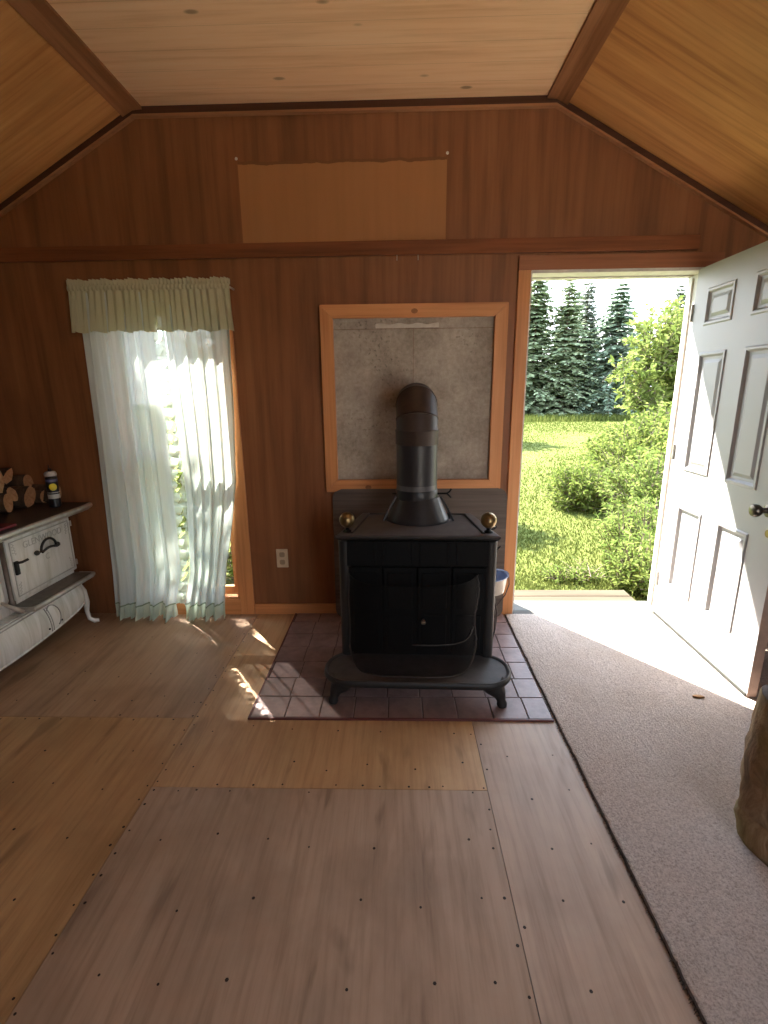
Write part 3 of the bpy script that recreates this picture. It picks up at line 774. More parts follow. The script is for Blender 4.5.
# stovepipe -----------------------------------------------------------
PX, PY = .1005, 2.4745
sp = thing('stovepipe', (PX, PY, SZ + ZT_ + .108), 'black stovepipe with elbow rising from the stove into the cement panel', 'stovepipe')
zb = 0.0; PR = .1035
m = MB(); m.lathe([(PR + .003, 0), (PR + .0045, .004), (PR + .0045, .045), (PR + .002, .049)], n=40, cap0=False, cap1=False); m.build('pipe_collar', M['pipe'], sp, smooth=True)
m = MB(); m.lathe([(PR, .045), (PR, .075)], n=40, cap0=False, cap1=False); m.build('sheen_band', M['pipe_sheen'], sp, smooth=True)  # painted sheen on the pipe, not a separate band
m = MB(); m.lathe([(PR, .074), (PR, .280)], n=40, cap0=False, cap1=False); m.build('straight_pipe', M['pipe'], sp, smooth=True)
m = MB(); m.lathe([(PR + .001, .276), (PR + .004, .280), (PR + .004, .338), (PR + .006, .342), (PR + .006, .348), (PR + .003, .350)], n=40, cap0=False, cap1=False); m.build('elbow_cuff', M['pipe_brown'], sp, smooth=True)
# gored elbow turning back to the wall
R0 = .125; zc0 = .348; ng = 4; n = 40
def ering(a, rr):
    cy = R0 - R0 * math.cos(a); cz = zc0 + R0 * math.sin(a)
    return [(rr * math.cos(2 * PI * k / n), cy - rr * math.sin(2 * PI * k / n) * math.cos(a), cz + rr * math.sin(2 * PI * k / n) * math.sin(a)) for k in range(n)]
angs = [0, PI / 8, PI * 3 / 8, PI / 2]
for a0, a1 in zip(angs, angs[1:]):
    m = MB(); m.loft([ering(a0, PR - .001), ering(a0 + .01, PR + .003), ering(a0 + .05, PR + .0005), ering(a1 - .01, PR + .0005)], False, False); m.build('elbow_gore', M['pipe_brown'], sp, smooth=True)
m = MB(); m.loft([[(PR * math.cos(2 * PI * k / n), y, zc0 + R0 + PR * math.sin(2 * PI * k / n)) for k in range(n)] for y in (R0 - .002, YB - PY - .0085)], False, False); m.build('horizontal_pipe', M['pipe_brown'], sp, smooth=True)
m = MB(); m.tube([(-PR - .022, -.02, .026), (PR + .050, -.02, .026), (PR + .064, -.02, .036), (PR + .072, -.02, .050)], .0045, 8)
m.tube([(PR + .050, -.02, .026), (PR + .060, -.02, .016), (PR + .072, -.02, .004)], .004, 8); m.build('damper_handle', M['iron'], sp)

# spark screen ---------------------------------------------------------
ss = thing('spark_screen', (.068, 2.135, SZ + .1315), 'black wire mesh spark screen curving in front of the stove doors', 'fire screen', rz=-.028)
def scr(u, v):
    s = 2 * u - 1; k = abs(s)
    x = .298 * math.copysign(1 - (1 - k) ** 1.15, s) if k > 0 else 0
    yy = -.128 * (1 - k ** 4) + .004 * math.sin(v * 7) * (k > .9)
    zb_ = .004 + .085 * (max(0, k - .72) / .28) ** 2.2
    zt_ = .452 - .012 * (1 - k ** 2)
    xx = x + (.006 * math.sin(v * 9 + s) + .006 * v) * k ** 6 * (1 if s > 0 else .3)
    return (xx, yy - .012 * (1 - v), zb_ + (zt_ - zb_) * v)
m = MB(); m.grid(scr, 60, 24); m.build('wire_mesh', M['mesh'], ss, smooth='all')
def edge(f, n, r, name, nz=0, mt='wire'):
    m = MB(); m.tube([Vector(f(i / n)) + Vector((nz * mn.noise(Vector((i * .9, 1, 0))), 0, 0)) for i in range(n + 1)], r, 6); m.build(name, M[mt], ss, smooth='all')
edge(lambda t: scr(t, 0), 50, .0035, 'bottom_wire'); edge(lambda t: scr(t, 1), 50, .0016, 'top_wire', 0, 'iron')
edge(lambda t: scr(0, t), 26, .003, 'side_wire', .004); edge(lambda t: scr(1, t), 26, .0032, 'side_wire', .008)
m = MB(); m.tube([(scr(.5 + .5 * t, .37)[0], scr(.5 + .5 * t, .37)[1] - .006 + .06 * (t > .99), scr(.5 + .5 * t, .37)[2] + .035 * max(0, t - .9) / .1) for t in [i / 16 for i in range(16)]], .003, 7); m.build('cross_rod', M['wire'], ss, smooth='all')

# fire tools and enamel basin on the stove's right side ------------------
def rodthing(name, lab, cat, paths, mat, mats2=None):
    t = thing(name, (0, 0, 0), lab, cat)
    for nm, p, r in paths:
        m = MB(); m.tube(p, r, 8); m.build(nm, mat, t, smooth='all')
    return t
hx, hy, hz = .470, 2.290, SZ + .651
rodthing('fire_poker', 'slim dark poker hanging down the right side of the black stove', 'poker',
    [('loop_handle', [(hx + .010 * math.sin(a), hy, hz + .004 - .014 + .015 * math.cos(a)) for a in [i * 2 * PI / 14 for i in range(15)]], .003),
     ('shaft', [(hx, hy, hz - .025), (hx + .006, hy, hz - .2), (hx - .002, hy + .004, hz - .38), (hx - .004, hy, hz - .50)], .0042),
     ('hooked_tip', [(hx - .004, hy, hz - .495), (hx - .006, hy - .004, hz - .52), (hx - .016, hy - .012, hz - .525)], [.0045, .004, .002])], M['steel_dark'])
hx2, hy2 = .484, 2.306
rodthing('fire_tongs', 'bowed rusty fire tongs hanging behind the poker beside the stove', 'fire tongs',
    [('loop_handle', [(hx2 + .010 * math.sin(a), hy2 - .013, hz + .012 - .014 + .015 * math.cos(a)) for a in [i * 2 * PI / 14 for i in range(15)]], .003),
     ('arm', [(hx2, hy2 - .013, hz - .016), (hx2 + .004, hy2, hz - .16), (hx2 - .008, hy2, hz - .25), (hx2 + .014, hy2, hz - .36), (hx2 + .012, hy2, hz - .45), (hx2 - .004, hy2, hz - .51)], .004),
     ('arm', [(hx2, hy2 - .013, hz - .016), (hx2 + .006, hy2 + .012, hz - .16), (hx2 + .002, hy2 + .012, hz - .25), (hx2 + .024, hy2 + .012, hz - .35), (hx2 + .018, hy2 + .012, hz - .44), (hx2 + .004, hy2 + .012, hz - .51)], .004)], M['steel_dark'])
pan = thing('enamel_basin', (.540, 2.60, SZ + .292), 'pale blue-lined enamel basin hanging behind the right side of the stove', 'basin')
XP = Matrix.Rotation(-.12, 4, 'Y')
m = MB(); m.lathe([(.045, 0), (.062, .004), (.078, .05), (.090, .098), (.094, .100)], cap1=False); m.build('bowl', M['cream_enamel'], pan, smooth=True, xf=XP)
m = MB(); m.lathe([(.002, .006), (.058, .007), (.074, .05), (.087, .0985), (.099, .102), (.099, .106), (.087, .103)], cap1=False, cap0=False); m.build('lining', M['blue_enamel'], pan, smooth=True, xf=XP)
m = MB(); m.tube([(.094, -.02, .092), (.090, -.03, .05), (.06, -.05, .0), (.01, -.07, -.045), (-.03, -.07, -.07), (-.08, -.05, -.04), (-.095, -.02, .05), (-.094, -.01, .095)], .0035, 8); m.build('bail_handle', M['steel_dark'], pan, smooth='all', xf=XP)
m = MB(); m.tube([(-.09, -.01, .10), (-.06, -.03, .22), (-.047, -.095, .40), (-.032, -.107, .424), (-.022, -.107, .412)], .0022, 6); m.build('hanging_wire', M['bright'], pan, smooth='all')

# ------------------------------------------------------------------ cook stove on the left
CX = 0
ck = thing('cook_stove', (0, 0, 0), 'cream-grey enamel wood cookstove with nickel trim against the left wall', 'stove')
YN, YE = 1.50, 2.845
m = MB(); m.box(-2.72, -2.02, YN + .04, YE - .012, .300, .735, .012); m.build('body', M['enamel'], ck)
m = MB(); m.prism([(-2.75, YN), (-1.905, YN), (-1.905, YE - .02), (-1.915, YE + .065), (-2.75, YE + .065)], 'z', .742, .768); m.build('cooktop', M['cook_top'], ck)
m = MB(); m.tube([(-1.903, YN - .01, .752), (-1.903, YE - .02, .752), (-1.906, YE + .04, .752), (-1.912, YE + .068, .752)], .016, 12)
m.box(-1.935, -1.905, YN, YE + .05, .728, .746, .004); m.build('edge_trim', M['nickel'], ck, smooth=True)
for lx, ly in ((-2.2, 1.75), (-2.5, 1.75), (-2.2, 2.1)):
    m = MB(); m.lathe([(.105, 0), (.105, .003), (.098, .004), (.02, .004)], (lx, ly, .767), 28); m.build('stove_lid', M['cook_top'], ck)
# oven door: raised border, panel, lettering, bail handle, latch, hinges
d = MB(); d.box(-2.022, -1.998, 2.325, 2.828, .362, .700, .008)
od = d.build('oven_door', M['enamel'], ck, smooth=True)
m = MB()
for (a, b, c, e_) in ((2.345, 2.808, .675, .681), (2.345, 2.808, .381, .387), (2.345, 2.351, .381, .681), (2.802, 2.808, .381, .681)):
    m.box(-1.999, -1.9955, a, b, c, e_, .001)
for (yy, zz, s1, s2) in ((2.352, .674, 1, -1), (2.352, .388, 1, 1), (2.801, .674, -1, -1), (2.801, .388, -1, 1)):
    for k in range(4):
        m.tube([(-1.9975, yy + s1 * (.008 + .014 * math.sin(t * 2) * (1 + .2 * k)), zz + s2 * (.006 + .016 * k + .012 * t)) for t in (0, .4, .8, 1.2)], .0016, 5)
m.build('relief_border', M['enamel_line'], od)
def text(body, size, y, z, rot, parent, mat, name, x=-1.9985):
    cu = bpy.data.curves.new(name, 'FONT'); cu.body = body; cu.size = size; cu.extrude = .0012; cu.align_x = 'CENTER'
    o = bpy.data.objects.new(name, cu)
    C.objects.link(o); o.data.materials.append(mat)
    # stands on the plane facing +x, reading along +y
    o.matrix_world = Matrix(((0, 0, 1, x), (1, 0, 0, y), (0, 1, 0, z), (0, 0, 0, 1)))
    dg = bpy.context.evaluated_depsgraph_get(); me = bpy.data.meshes.new_from_object(o.evaluated_get(dg))
    mw = o.matrix_world.copy(); bpy.data.objects.remove(o)
    me.transform(mw); me.name = name
    r = bpy.data.objects.new(name, me); C.objects.link(r); r.parent = parent; return r
text('GLENWOOD', .052, 2.590, .622, 0, od, M['enamel_line'], 'lettering')
text('C', .05, 2.600, .508, 0, od, M['enamel_line'], 'lettering')
m = MB()
hc, hz_ = 2.592, .578
arc = [(-1.975, hc + .062 * math.cos(a), hz_ - .008 + .060 * math.sin(a)) for a in [PI * .02 + PI * .96 * i / 14 for i in range(15)]]
m.tube(arc, .007, 9)
m.tube([(-1.972, hc - .060 + .12 * t, hz_ - .010 + .012 * math.sin(PI * t)) for t in [i / 10 for i in range(11)]], .007, 9)
for s in (-1, 1):
    m.ball((-1.985, hc + s * .083, hz_ - .006), .015, 2); m.tube([(-1.976, hc + s * .058, hz_ - .006), (-1.985, hc + s * .083, hz_ - .006), (-2.0, hc + s * .083, hz_ - .006)], .006, 8)
m.build('bail_handle', M['black_handle'], od, smooth=True)
m = MB(); m.box(-1.999, -1.985, 2.352, 2.376, .500, .575, .004); m.tube([(-1.985, 2.364, .565), (-1.965, 2.372, .568), (-1.958, 2.405, .572)], .007, 8); m.build('door_latch', M['black_handle'], od)
for zz in (.652, .405):
    m = MB(); m.tube([(-2.006, 2.838, zz - .016), (-2.006, 2.838, zz + .016)], .008, 8); m.box(-2.012, -1.998, 2.815, 2.84, zz - .012, zz + .012, .002); m.build('door_hinge', M['nickel'], od)
# corner post between oven and firebox
m = MB(); m.lathe([(.017, 0), (.017, .02), (.012, .03), (.0125, .34), (.017, .35), (.017, .365)], (-2.000, 2.298, .353), 14); m.build('trim_post', M['shelf_iron'], ck, smooth=True)
m = MB(); m.box(-2.02, -2.004, 1.60, 2.275, .52, .70, .008)
for k in range(9): m.box(-2.004, -2.0, 1.66 + .06 * k, 1.70 + .06 * k, .55, .67, .003)
fd = m.build('firebox_door', M['enamel'], ck)
m = MB(); m.ball((-1.985, 1.65, .61), .018, 2); m.build('knob', M['black_handle'], fd)
m = MB(); m.box(-2.02, -2.0, 1.70, 2.265, .365, .50, .008)
for k in range(14): m.box(-2.0, -1.995, 1.73 + .037 * k, 1.755 + .037 * k, .385, .48, .003)
ad = m.build('ash_door', M['enamel'], ck)
m = MB(); m.tube([(-2.0, 2.23, .40), (-1.97, 2.235, .38), (-1.945, 2.26, .35), (-1.935, 2.28, .33)], [.008, .010, .014, .008], 10); m.build('draft_lever', M['nickel'], ad)
# oven shelf with rounded edge
m = MB(); sh = [(-2.02, 2.32), (-1.93, 2.30), (-1.905, 2.305), (-1.892, 2.325), (-1.890, 2.35), (-1.890, 2.800), (-1.896, 2.825), (-1.915, 2.832), (-2.02, 2.832)]
m.loft([[(p[0] * (1) + (.008 if p[0] > -1.95 and q_ in (0, 3) else 0) * -1, p[1], z) for p in sh] for q_, z in enumerate((.322, .327, .335, .340))]); m.build('oven_shelf', M['shelf_iron'], ck, smooth=True)
m = MB(); m.tube([(-1.99, 2.305, .330), (-1.93, 2.303, .330), (-1.902, 2.312, .330), (-1.893, 2.345, .330), (-1.893, 2.800, .330), (-1.902, 2.825, .330), (-1.93, 2.830, .330), (-1.99, 2.830, .330)], .0135, 12); m.build('shelf_edge', M['nickel'], ck, smooth=True)
# apron: bowed enamel skirt with curved lower edge
def apron(u, v):
    yy = YN + .06 + (YE - .015 - YN - .06) * u
    zb2 = .155 - .040 * math.sin(PI * u) + .02 * (abs(2 * u - 1) ** 6); zt2 = .303
    bow = .030 * math.sin(PI * v) ** .8 * .6
    end = -.05 * (abs(2 * u - 1) ** 14)
    return (-1.962 + bow + .022 * (1 - v) + end, yy, zb2 + (zt2 - zb2) * v)
m = MB(); m.grid(apron, 60, 12)
m.tube([Vector(apron(i / 50, 0)) for i in range(51)], .007, 8)
ap = m.build('apron', M['enamel'], ck, smooth=True)
m = MB()
for v in (.90, .97): m.tube([Vector(apron(i / 50, v)) + Vector((.002, 0, 0)) for i in range(51)], .0035, 6)
u_c = (2.44 - YN - .06) / (YE - .12 - YN)
def onap(du, v): return Vector(apron(u_c + du, v)) + Vector((.001, 0, 0))
m.tube([onap(-.034 + .02 * (1 - t), t) for t in [.04 + .8 * i / 12 for i in range(13)]], .004, 6)
m.tube([onap(-.022 + .02 * (1 - t), t) for t in [.04 + .8 * i / 12 for i in range(13)]], .003, 6)
m.tube([onap(.004 + .042 * math.cos(a), .42 + .42 * math.sin(a)) for a in [-.9 + (PI * .72 + .9) * i / 14 for i in range(15)]], .004, 6)
m.build('apron_moulding', M['enamel_line'], ap, smooth='all')
for yy in (2.40, 2.50, 2.76):
    m = MB(); m.ball(Vector(apron((yy - YN - .06) / (YE - .12 - YN), .18)), .006, 2); m.build('apron_bolt', M['black_handle'], ap)
m = MB(); m.box(-2.70, -1.98, YN + .05, YE - .03, .285, .302, .006); m.build('base_frame', M['enamel'], ck)
for lx, sx in ((-1.965, 1), (-2.66, -1)):
    for ly, sy in ((YE - .05, 1), (YN + .06, -1)):
        m = MB(); p = [(lx - sx * .03, ly - sy * .02, .28), (lx - sx * .004, ly - sy * .002, .22), (lx + sx * .006, ly + sy * .006, .15), (lx - sx * .002, ly + sy * .010, .085), (lx + sx * .004, ly + sy * .014, .035), (lx + sx * .028, ly + sy * .026, .014), (lx + sx * .050, ly + sy * .038, .013)]
        m.tube(p, [.030, .026, .019, .013, .013, .016, .0125], 12); m.build('leg', M['enamel'], ck, smooth=True)

# spray can, red cover, firewood --------------------------------------------
can = thing('spray_can', (-2.046, 2.800, .768), 'black spray can with yellow label spot standing on the cookstove', 'spray can')
m = MB(); m.lathe([(.030, .0), (.033, .003), (.033, .010), (.031, .014), (.031, .175), (.0315, .178)], n=28); m.build('can_body', M['can_black'], can, smooth=True)
m = MB(); m.lathe([(.0318, .186), (.032, .200), (.026, .210), (.016, .213)], n=28, cap0=False); m.build('shoulder_cap', M['can_white'], can, smooth=True)
m = MB(); m.lathe([(.010, .208), (.010, .226), (.006, .230)], n=14); m.tube([(0, 0, .224), (.012, -.008, .226)], .003, 8)
m.tube([(-.008, .004, .205), (-.006, .004, .250)], .002, 6); m.build('nozzle', M['can_black'], can)
m = MB(); m.lathe([(.0314, .052), (.0314, .078)], n=28, cap0=False, cap1=False); m.build('white_band', M['can_white'], can, smooth=True)
m = MB(); m.lathe([(.0314, .086), (.0314, .090)], n=28, cap0=False, cap1=False); m.build('white_line', M['can_white'], can, smooth=True)
m = MB(); m.lathe([(.0314, .152), (.0314, .166)], n=28, cap0=False, cap1=False); m.build('violet_band', M['can_violet'], can, smooth=True)
m = MB(); a0 = -.85
def disc(u, v):
    a = u * 2 * PI; r = v * .021; th = a0 + r * math.cos(a) / .0315
    return (.0317 * math.cos(th), .0317 * math.sin(th), .122 + r * math.sin(a))
m.grid(disc, 24, 4); m.build('yellow_spot', M['can_yellow'], can, smooth='all')
m = MB(); m.box(-2.09, -1.945, 1.98, 2.36, .7685, .782, .003); tag(m.build('red_folder', M['red']), 'flat dull red cover lying at the front of the cooktop', 'folder')

def firewood(pts, x0, x1, y, z, tilt, seed, lab, rx=0):
    r = random.Random(seed); m = MB()
    n = len(pts); rings = []
    for k, x in enumerate([x0, x0 + .006] + [x0 + (x1 - x0) * t for t in (.25, .5, .75)] + [x1]):
        s = .94 if k == 0 else 1
        rings.append([(x - x1, p[0] * s * (1 + .08 * r.uniform(-1, 1)), p[1] * s * (1 + .06 * r.uniform(-1, 1))) for p in pts])
    m.mi = 0; m.loft(rings, False, False); m.mi = 1; m.poly(rings[0]); m.poly(rings[-1])
    o = m.build('firewood', [M['bark'], M['log_cut']])
    o.location = (x1, y, z); o.rotation_euler = (rx, 0, tilt)
    return tag(o, lab, 'firewood', 'firewood on the cookstove')
def oval(w, h, ang, n=12, flat=0):
    out = []
    for k in range(n):
        a = 2 * PI * k / n; x, z = w * math.cos(a), h * math.sin(a)
        out.append((x * math.cos(ang) - z * math.sin(ang), x * math.sin(ang) + z * math.cos(ang)))
    return out
def wedge(w, h, ang): 
    p = [(-w, -h * .8), (w * .2, -h), (w, -h * .2), (w * .7, h * .7), (0, h), (-w * .6, h * .4)]
    return [(x * math.cos(ang) - z * math.sin(ang), x * math.sin(ang) + z * math.cos(ang)) for x, z in p]
firewood(oval(.036, .056, .05), -2.62, -2.20, 2.640, .826, .02, 1, 'upright oval split log end, lowest at the left of the firewood pile')
firewood(oval(.032, .050, .55), -2.63, -2.22, 2.705, .862, -.02, 8, 'split log wedged behind the upright oval log in the firewood pile')
firewood(wedge(.050, .074, .1), -2.64, -2.21, 2.610, .958, .03, 2, 'tall wedge of split wood topmost at the left of the firewood pile')
firewood(oval(.042, .066, -.5), -2.60, -2.19, 2.795, .828, -.04, 3, 'tilted oval split log in the middle of the firewood pile', 0)
firewood(wedge(.036, .055, -.7), -2.66, -2.30, 2.800, .955, .02, 4, 'dark tilted wedge topmost in the middle of the firewood pile')
firewood(oval(.044, .040, 0), -2.58, -2.17, 2.893, .809, -.02, 5, 'grey round log lying just left of the spray can')
firewood(wedge(.034, .058, -.2), -2.30, -2.10, 2.912, .824, .0, 6, 'grey split log showing just right of the spray can')
firewood(oval(.042, .05, .2), -2.64, -2.26, 2.892, .900, .0, 7, 'dark log lying on the grey round log behind the spray can')

# ------------------------------------------------------------------ stump at the right edge
stp = thing('chopping_stump', (1.358, 1.222, .0105), 'rough weathered block of tree trunk on the carpet at the right edge', 'stump')
r = random.Random(4); n = 40
def stump_ring(z, k=1.0, nz=1):
    out = []
    for i in range(n):
        a = 2 * PI * i / n
        ca, sa = math.cos(a), math.sin(a)
        R = 1 / (abs(ca) ** 5 + abs(sa) ** 5) ** (1 / 5)
        R = min(R, 1.22)
        rr = .235 * R * k * (1 + nz * .06 * mn.noise(Vector((ca * 2, sa * 2, z * 5))) + nz * .045 * mn.noise(Vector((ca * 7, sa * 7, z * 16))))
        x, y = rr * ca, rr * sa
        c, s = math.cos(.42), math.sin(.42)
        out.append((x * c - y * s, x * s + y * c, z))
    return out
m = MB(); zs_ = [(.0, .97), (.02, 1.0), (.05, 1.02), (.085, 1.02), (.098, .985), (.106, .985), (.112, 1.0)] + [(.14 + .03 * i, 1.0 - .001 * i) for i in range(11)] + [(.48, .99), (.495, .985), (.512, .97)]
m.loft([stump_ring(z, k) for z, k in zs_], True, False); m.build('bark', M['stump'], stp, smooth='all')
m = MB(); m.loft([stump_ring(.511, .968), stump_ring(.521, .93), stump_ring(.526, .80), stump_ring(.524, .4), stump_ring(.525, .05)], False, True); m.build('cut_top', M['stump_top'], stp, smooth='all')

# ------------------------------------------------------------------ outdoors
GZ = -.27
m = MB(); m.grid(lambda u, v: (-60 + 120 * u, -40 + 120 * v, GZ + .05 * mn.noise(Vector((u * 30, v * 30, 0))) * sm(.0, .06, abs(v - .345)) - .0), 90, 90)
gr = struct(m.build('ground', M['ground'], smooth='all'), 'sunny mown lawn beyond the doorway')
m = MB(); m.grid(lambda u, v: (-9 + 18 * u, -14 + 12.2 * v, GZ + .055 + .006 * mn.noise(Vector((u * 40, v * 40, 0)))), 40, 30)
struct(m.build('ground_bounce', M['bounce_ground'], smooth='all'))  # added ground behind the camera, reflects daylight up to the ceiling
# grass blades near the doorway: nobody could count them
m = MB(); r = random.Random(3)
def blade(x, y, h, w, ly=None):
    a = r.uniform(0, 2 * PI); b = r.uniform(.1, .5) * h; ca, sa = math.cos(a), math.sin(a)
    d = r.uniform(0, 2 * PI)
    p0 = Vector((x - ca * w, y - sa * w, GZ)); p1 = Vector((x + ca * w, y + sa * w, GZ)); t = Vector((x + b * math.cos(d), y + b * math.sin(d), GZ + h))
    m.poly([p0, p1, t])
for i in range(52000):
    y = 3.6 + 24 * r.random() ** 2.2; x = r.uniform(.15, .62) * y + r.uniform(-.4, .4)
    blade(x, y, r.uniform(.014, .034) * (1 + .05 * y), .003 + .0009 * y)
for i in range(5000):
    y = r.uniform(27, 31); x = r.uniform(5, 17); blade(x, y, r.uniform(.15, .42), .03)
tag(m.build('grass', M['grass'], normals=False), 'short sunlit grass blades covering the lawn', 'grass', kind='stuff')

# low wooden step outside the door
stp_ = thing('wooden_step', (0, 0, 0), 'low sun-bleached plank step outside the open doorway', 'step')
for k in range(3):
    m = MB(); m.box(.30, 1.70, YB + TH + .025 + k * .118, YB + TH + .025 + k * .118 + .112, -.085, -.05, .004); m.build('plank', M['step'], stp_)
m = MB(); m.box(.34, 1.66, 3.15, 3.19, GZ - .03, -.085); m.box(.34, 1.66, 3.40, 3.44, GZ - .03, -.085); m.build('step_frame', M['step'], stp_)

# spruces
def spruce_meshes(h, seed, spread, mat, dense=1.0, up=.0):
    r = random.Random(seed); f = MB(); t = MB()
    t.tube([(0, 0, 0), (.02 * h * .3, 0, h * .5), (0, 0, h * .99)], [.022 * h * .9, .012 * h, .002 * h], 8)
    z = .05 * h
    while z < h * .995:
        k = 1 - z / h
        L = spread * h * (k ** .75) + .16
        nb = max(6, int((11 + 4 * k) * dense)); a0 = r.uniform(0, 6)
        for b in range(nb):
            a = a0 + 2 * PI * b / nb + r.uniform(-.25, .25); l = L * r.uniform(.5, 1.15)
            if r.random() < .14: continue
            droop = .28 * l * (.5 + k) - up * l
            d = Vector((math.cos(a), math.sin(a), 0)); sd = Vector((-math.sin(a), math.cos(a), 0))
            ns = max(3, int(l / .16))
            p_end = d * l + Vector((0, 0, z - droop))
            if l > .5: t.tube([(0, 0, z), tuple(d * l * .5 + Vector((0, 0, z - droop * .25))), tuple(p_end)], [.012 * h * .14 + .006, .012, .004], 4, False)
            for s in range(ns):
                q = (s + r.uniform(.2, 1)) / ns
                p = d * l * q + Vector((0, 0, z - droop * q * q))
                for side in (-1, 1):
                    w = (.17 + .34 * (1 - q) * min(1, l)) * r.uniform(.7, 1.3)
                    e = p + sd * side * w + d * (w * .55) + Vector((0, 0, -w * r.uniform(.15, .6)))
                    mid = (p + e) / 2; th = w * .36
                    nrm = Vector((r.uniform(-.4, .4), r.uniform(-.4, .4), 1)).cross(e - p).normalized() * th
                    f.poly([p, mid + nrm, e, mid - nrm])
            f.poly([p_end - d * .12 + sd * .04, p_end + d * .10 - Vector((0, 0, .02)), p_end - d * .12 - sd * .04])
        z += (.20 + .10 * k) * r.uniform(.8, 1.15)
    return t, f
def spruce(name, x, y, h, seed, spread, mat, lab, dense=1.0, up=0):
    o = thing(name, (x, y, GZ - .03), lab, 'tree', 'trees beyond the lawn', rz=seed)
    t, f = spruce_meshes(h, seed, spread, mat, dense, up)
    t.build('trunk', M['spruce_trunk'], o, smooth='all'); f.build('foliage', mat, o, normals=False)
    return o
sa_ = spruce('spruce_tree', 8.5, 32.0, 8.9, 1, .36, M['spruce'], 'tall spruce with its crown cut by the left door jamb', .8, .1)
sb_ = spruce('spruce_tree', 10.25, 31.4, 8.1, 2, .38, M['spruce'], 'spruce with a clear upright trunk, second from the left door jamb', .72, .12)
sc_ = spruce('spruce_tree', 13.1, 31.0, 7.75, 3, .40, M['spruce_blue'], 'broad dark conical spruce standing alone in the middle of the tree line', 1.25)
sd_ = spruce('larch_tree', 11.9, 33.0, 8.3, 5, .26, M['pale_tree'], 'thin pale grey-green larch between the two tall spruces', .8, .35)
def place(src, x, y, k, rz, lab):
    o = copy_tree(src); o.location = (x, y, GZ - .03); o.scale = (k, k, k); o.rotation_euler = (0, 0, rz); o['label'] = lab; return o
place(sa_, 6.9, 33.0, 1.02, 2.0, 'spruce in the tree line mostly hidden behind the left door jamb')
place(sb_, 9.3, 35.2, .92, 1.0, 'spruce filling the gap behind the two left spruces')
place(sc_, 11.3, 35.6, .80, 4.0, 'low dark spruce behind the thin pale larch')
place(sb_, 15.2, 33.2, .66, 3.0, 'short spruce right of the dark conical spruce, behind the leafy tree')
place(sd_, 17.1, 32.0, .95, 2.0, 'thin pale tree top showing above the leafy tree by the door')
place(sa_, 16.6, 35.0, .70, 5.0, 'spruce in the tree line hidden behind the leafy tree')
place(sc_, 7.6, 36.5, .9, .6, 'dark spruce in the back row behind the leftmost spruces')
place(sa_, 13.6, 36.5, .72, 1.6, 'back-row spruce behind the dark conical spruce')
place(sc_, 4.6, 33.8, 1.0, 2.6, 'broad spruce at the left end of the tree line')
place(sc_, 19.0, 33.5, .9, 1.1, 'broad spruce at the right end of the tree line')

# broadleaf plants: stems and leaves
def leaf(f, p, d, L, w, r):
    d = d.normalized(); s = d.cross(Vector((r.uniform(-1, 1), r.uniform(-1, 1), r.uniform(.2, 1)))).normalized() * w
    dn = Vector((0, 0, -L * .18))
    f.loft([[p, p], [p + d * L * .45 + s, p + d * L * .45 - s], [p + d * L + dn, p + d * L + dn]], False, False, closed=False) if False else None
    a = f.bm.verts.new(p); b = f.bm.verts.new(p + d * L * .42 + s); c = f.bm.verts.new(p + d * L + dn); e = f.bm.verts.new(p + d * L * .42 - s)
    f.bm.faces.new((a, b, c)); f.bm.faces.new((a, c, e))
def leafy(name, base, blobs, trunk, nleaf, L, mat, lab, cat, group, seed, stems=True, sw=.02, narrow=.42, upright=.0):
    r = random.Random(seed); o = thing(name, base, lab, cat, group)
    B = Vector(base); t = MB(); f = MB()
    for p, rad in trunk: t.tube(p, rad, 8)
    tot = sum(b[3] * b[4] * b[5] for b in blobs)
    for (cx, cy, cz, rx, ry, rz) in blobs:
        n = int(nleaf * (rx * ry * rz) / tot)
        tw = max(3, n // 16)
        cen = Vector((cx, cy, cz))
        for i in range(tw):
            while True:
                v = Vector((r.uniform(-1, 1), r.uniform(-1, 1), r.uniform(-1, 1)))
                if v.length <= 1: break
            v = v.normalized() * (v.length ** .55)
            tip = cen + Vector((v.x * rx, v.y * ry, v.z * rz)) * r.uniform(.85, 1.08)
            if tip.z < .02: tip.z = r.uniform(.02, .2)
            din = Vector((v.x * .7 + r.uniform(-.3, .3), v.y * .7 + r.uniform(-.3, .3), v.z * .5 + .35 + upright)).normalized()
            tl = L * r.uniform(3.0, 5.5); p0 = tip - din * tl
            if p0.z < 0: p0.z = .0
            if stems: t.tube([p0, (p0 + tip) / 2 + Vector((0, 0, .05 * tl)), tip], [sw * .25, sw * .18, sw * .08], 4, False)
            for k in range(16):
                q = r.random(); p = p0.lerp(tip, q)
                dd = (din * r.uniform(.1, .8) + Vector((r.gauss(0, .7), r.gauss(0, .7), r.gauss(.05, .5))))
                leaf(f, p, dd, L * r.uniform(.6, 1.25), L * narrow * r.uniform(.35, .6), r)
    t.build('stems', M['spruce_trunk'], o, smooth='all'); f.build('leaves', mat, o, normals=False)
    return o
bush = 'leafy shrubs beside the path'
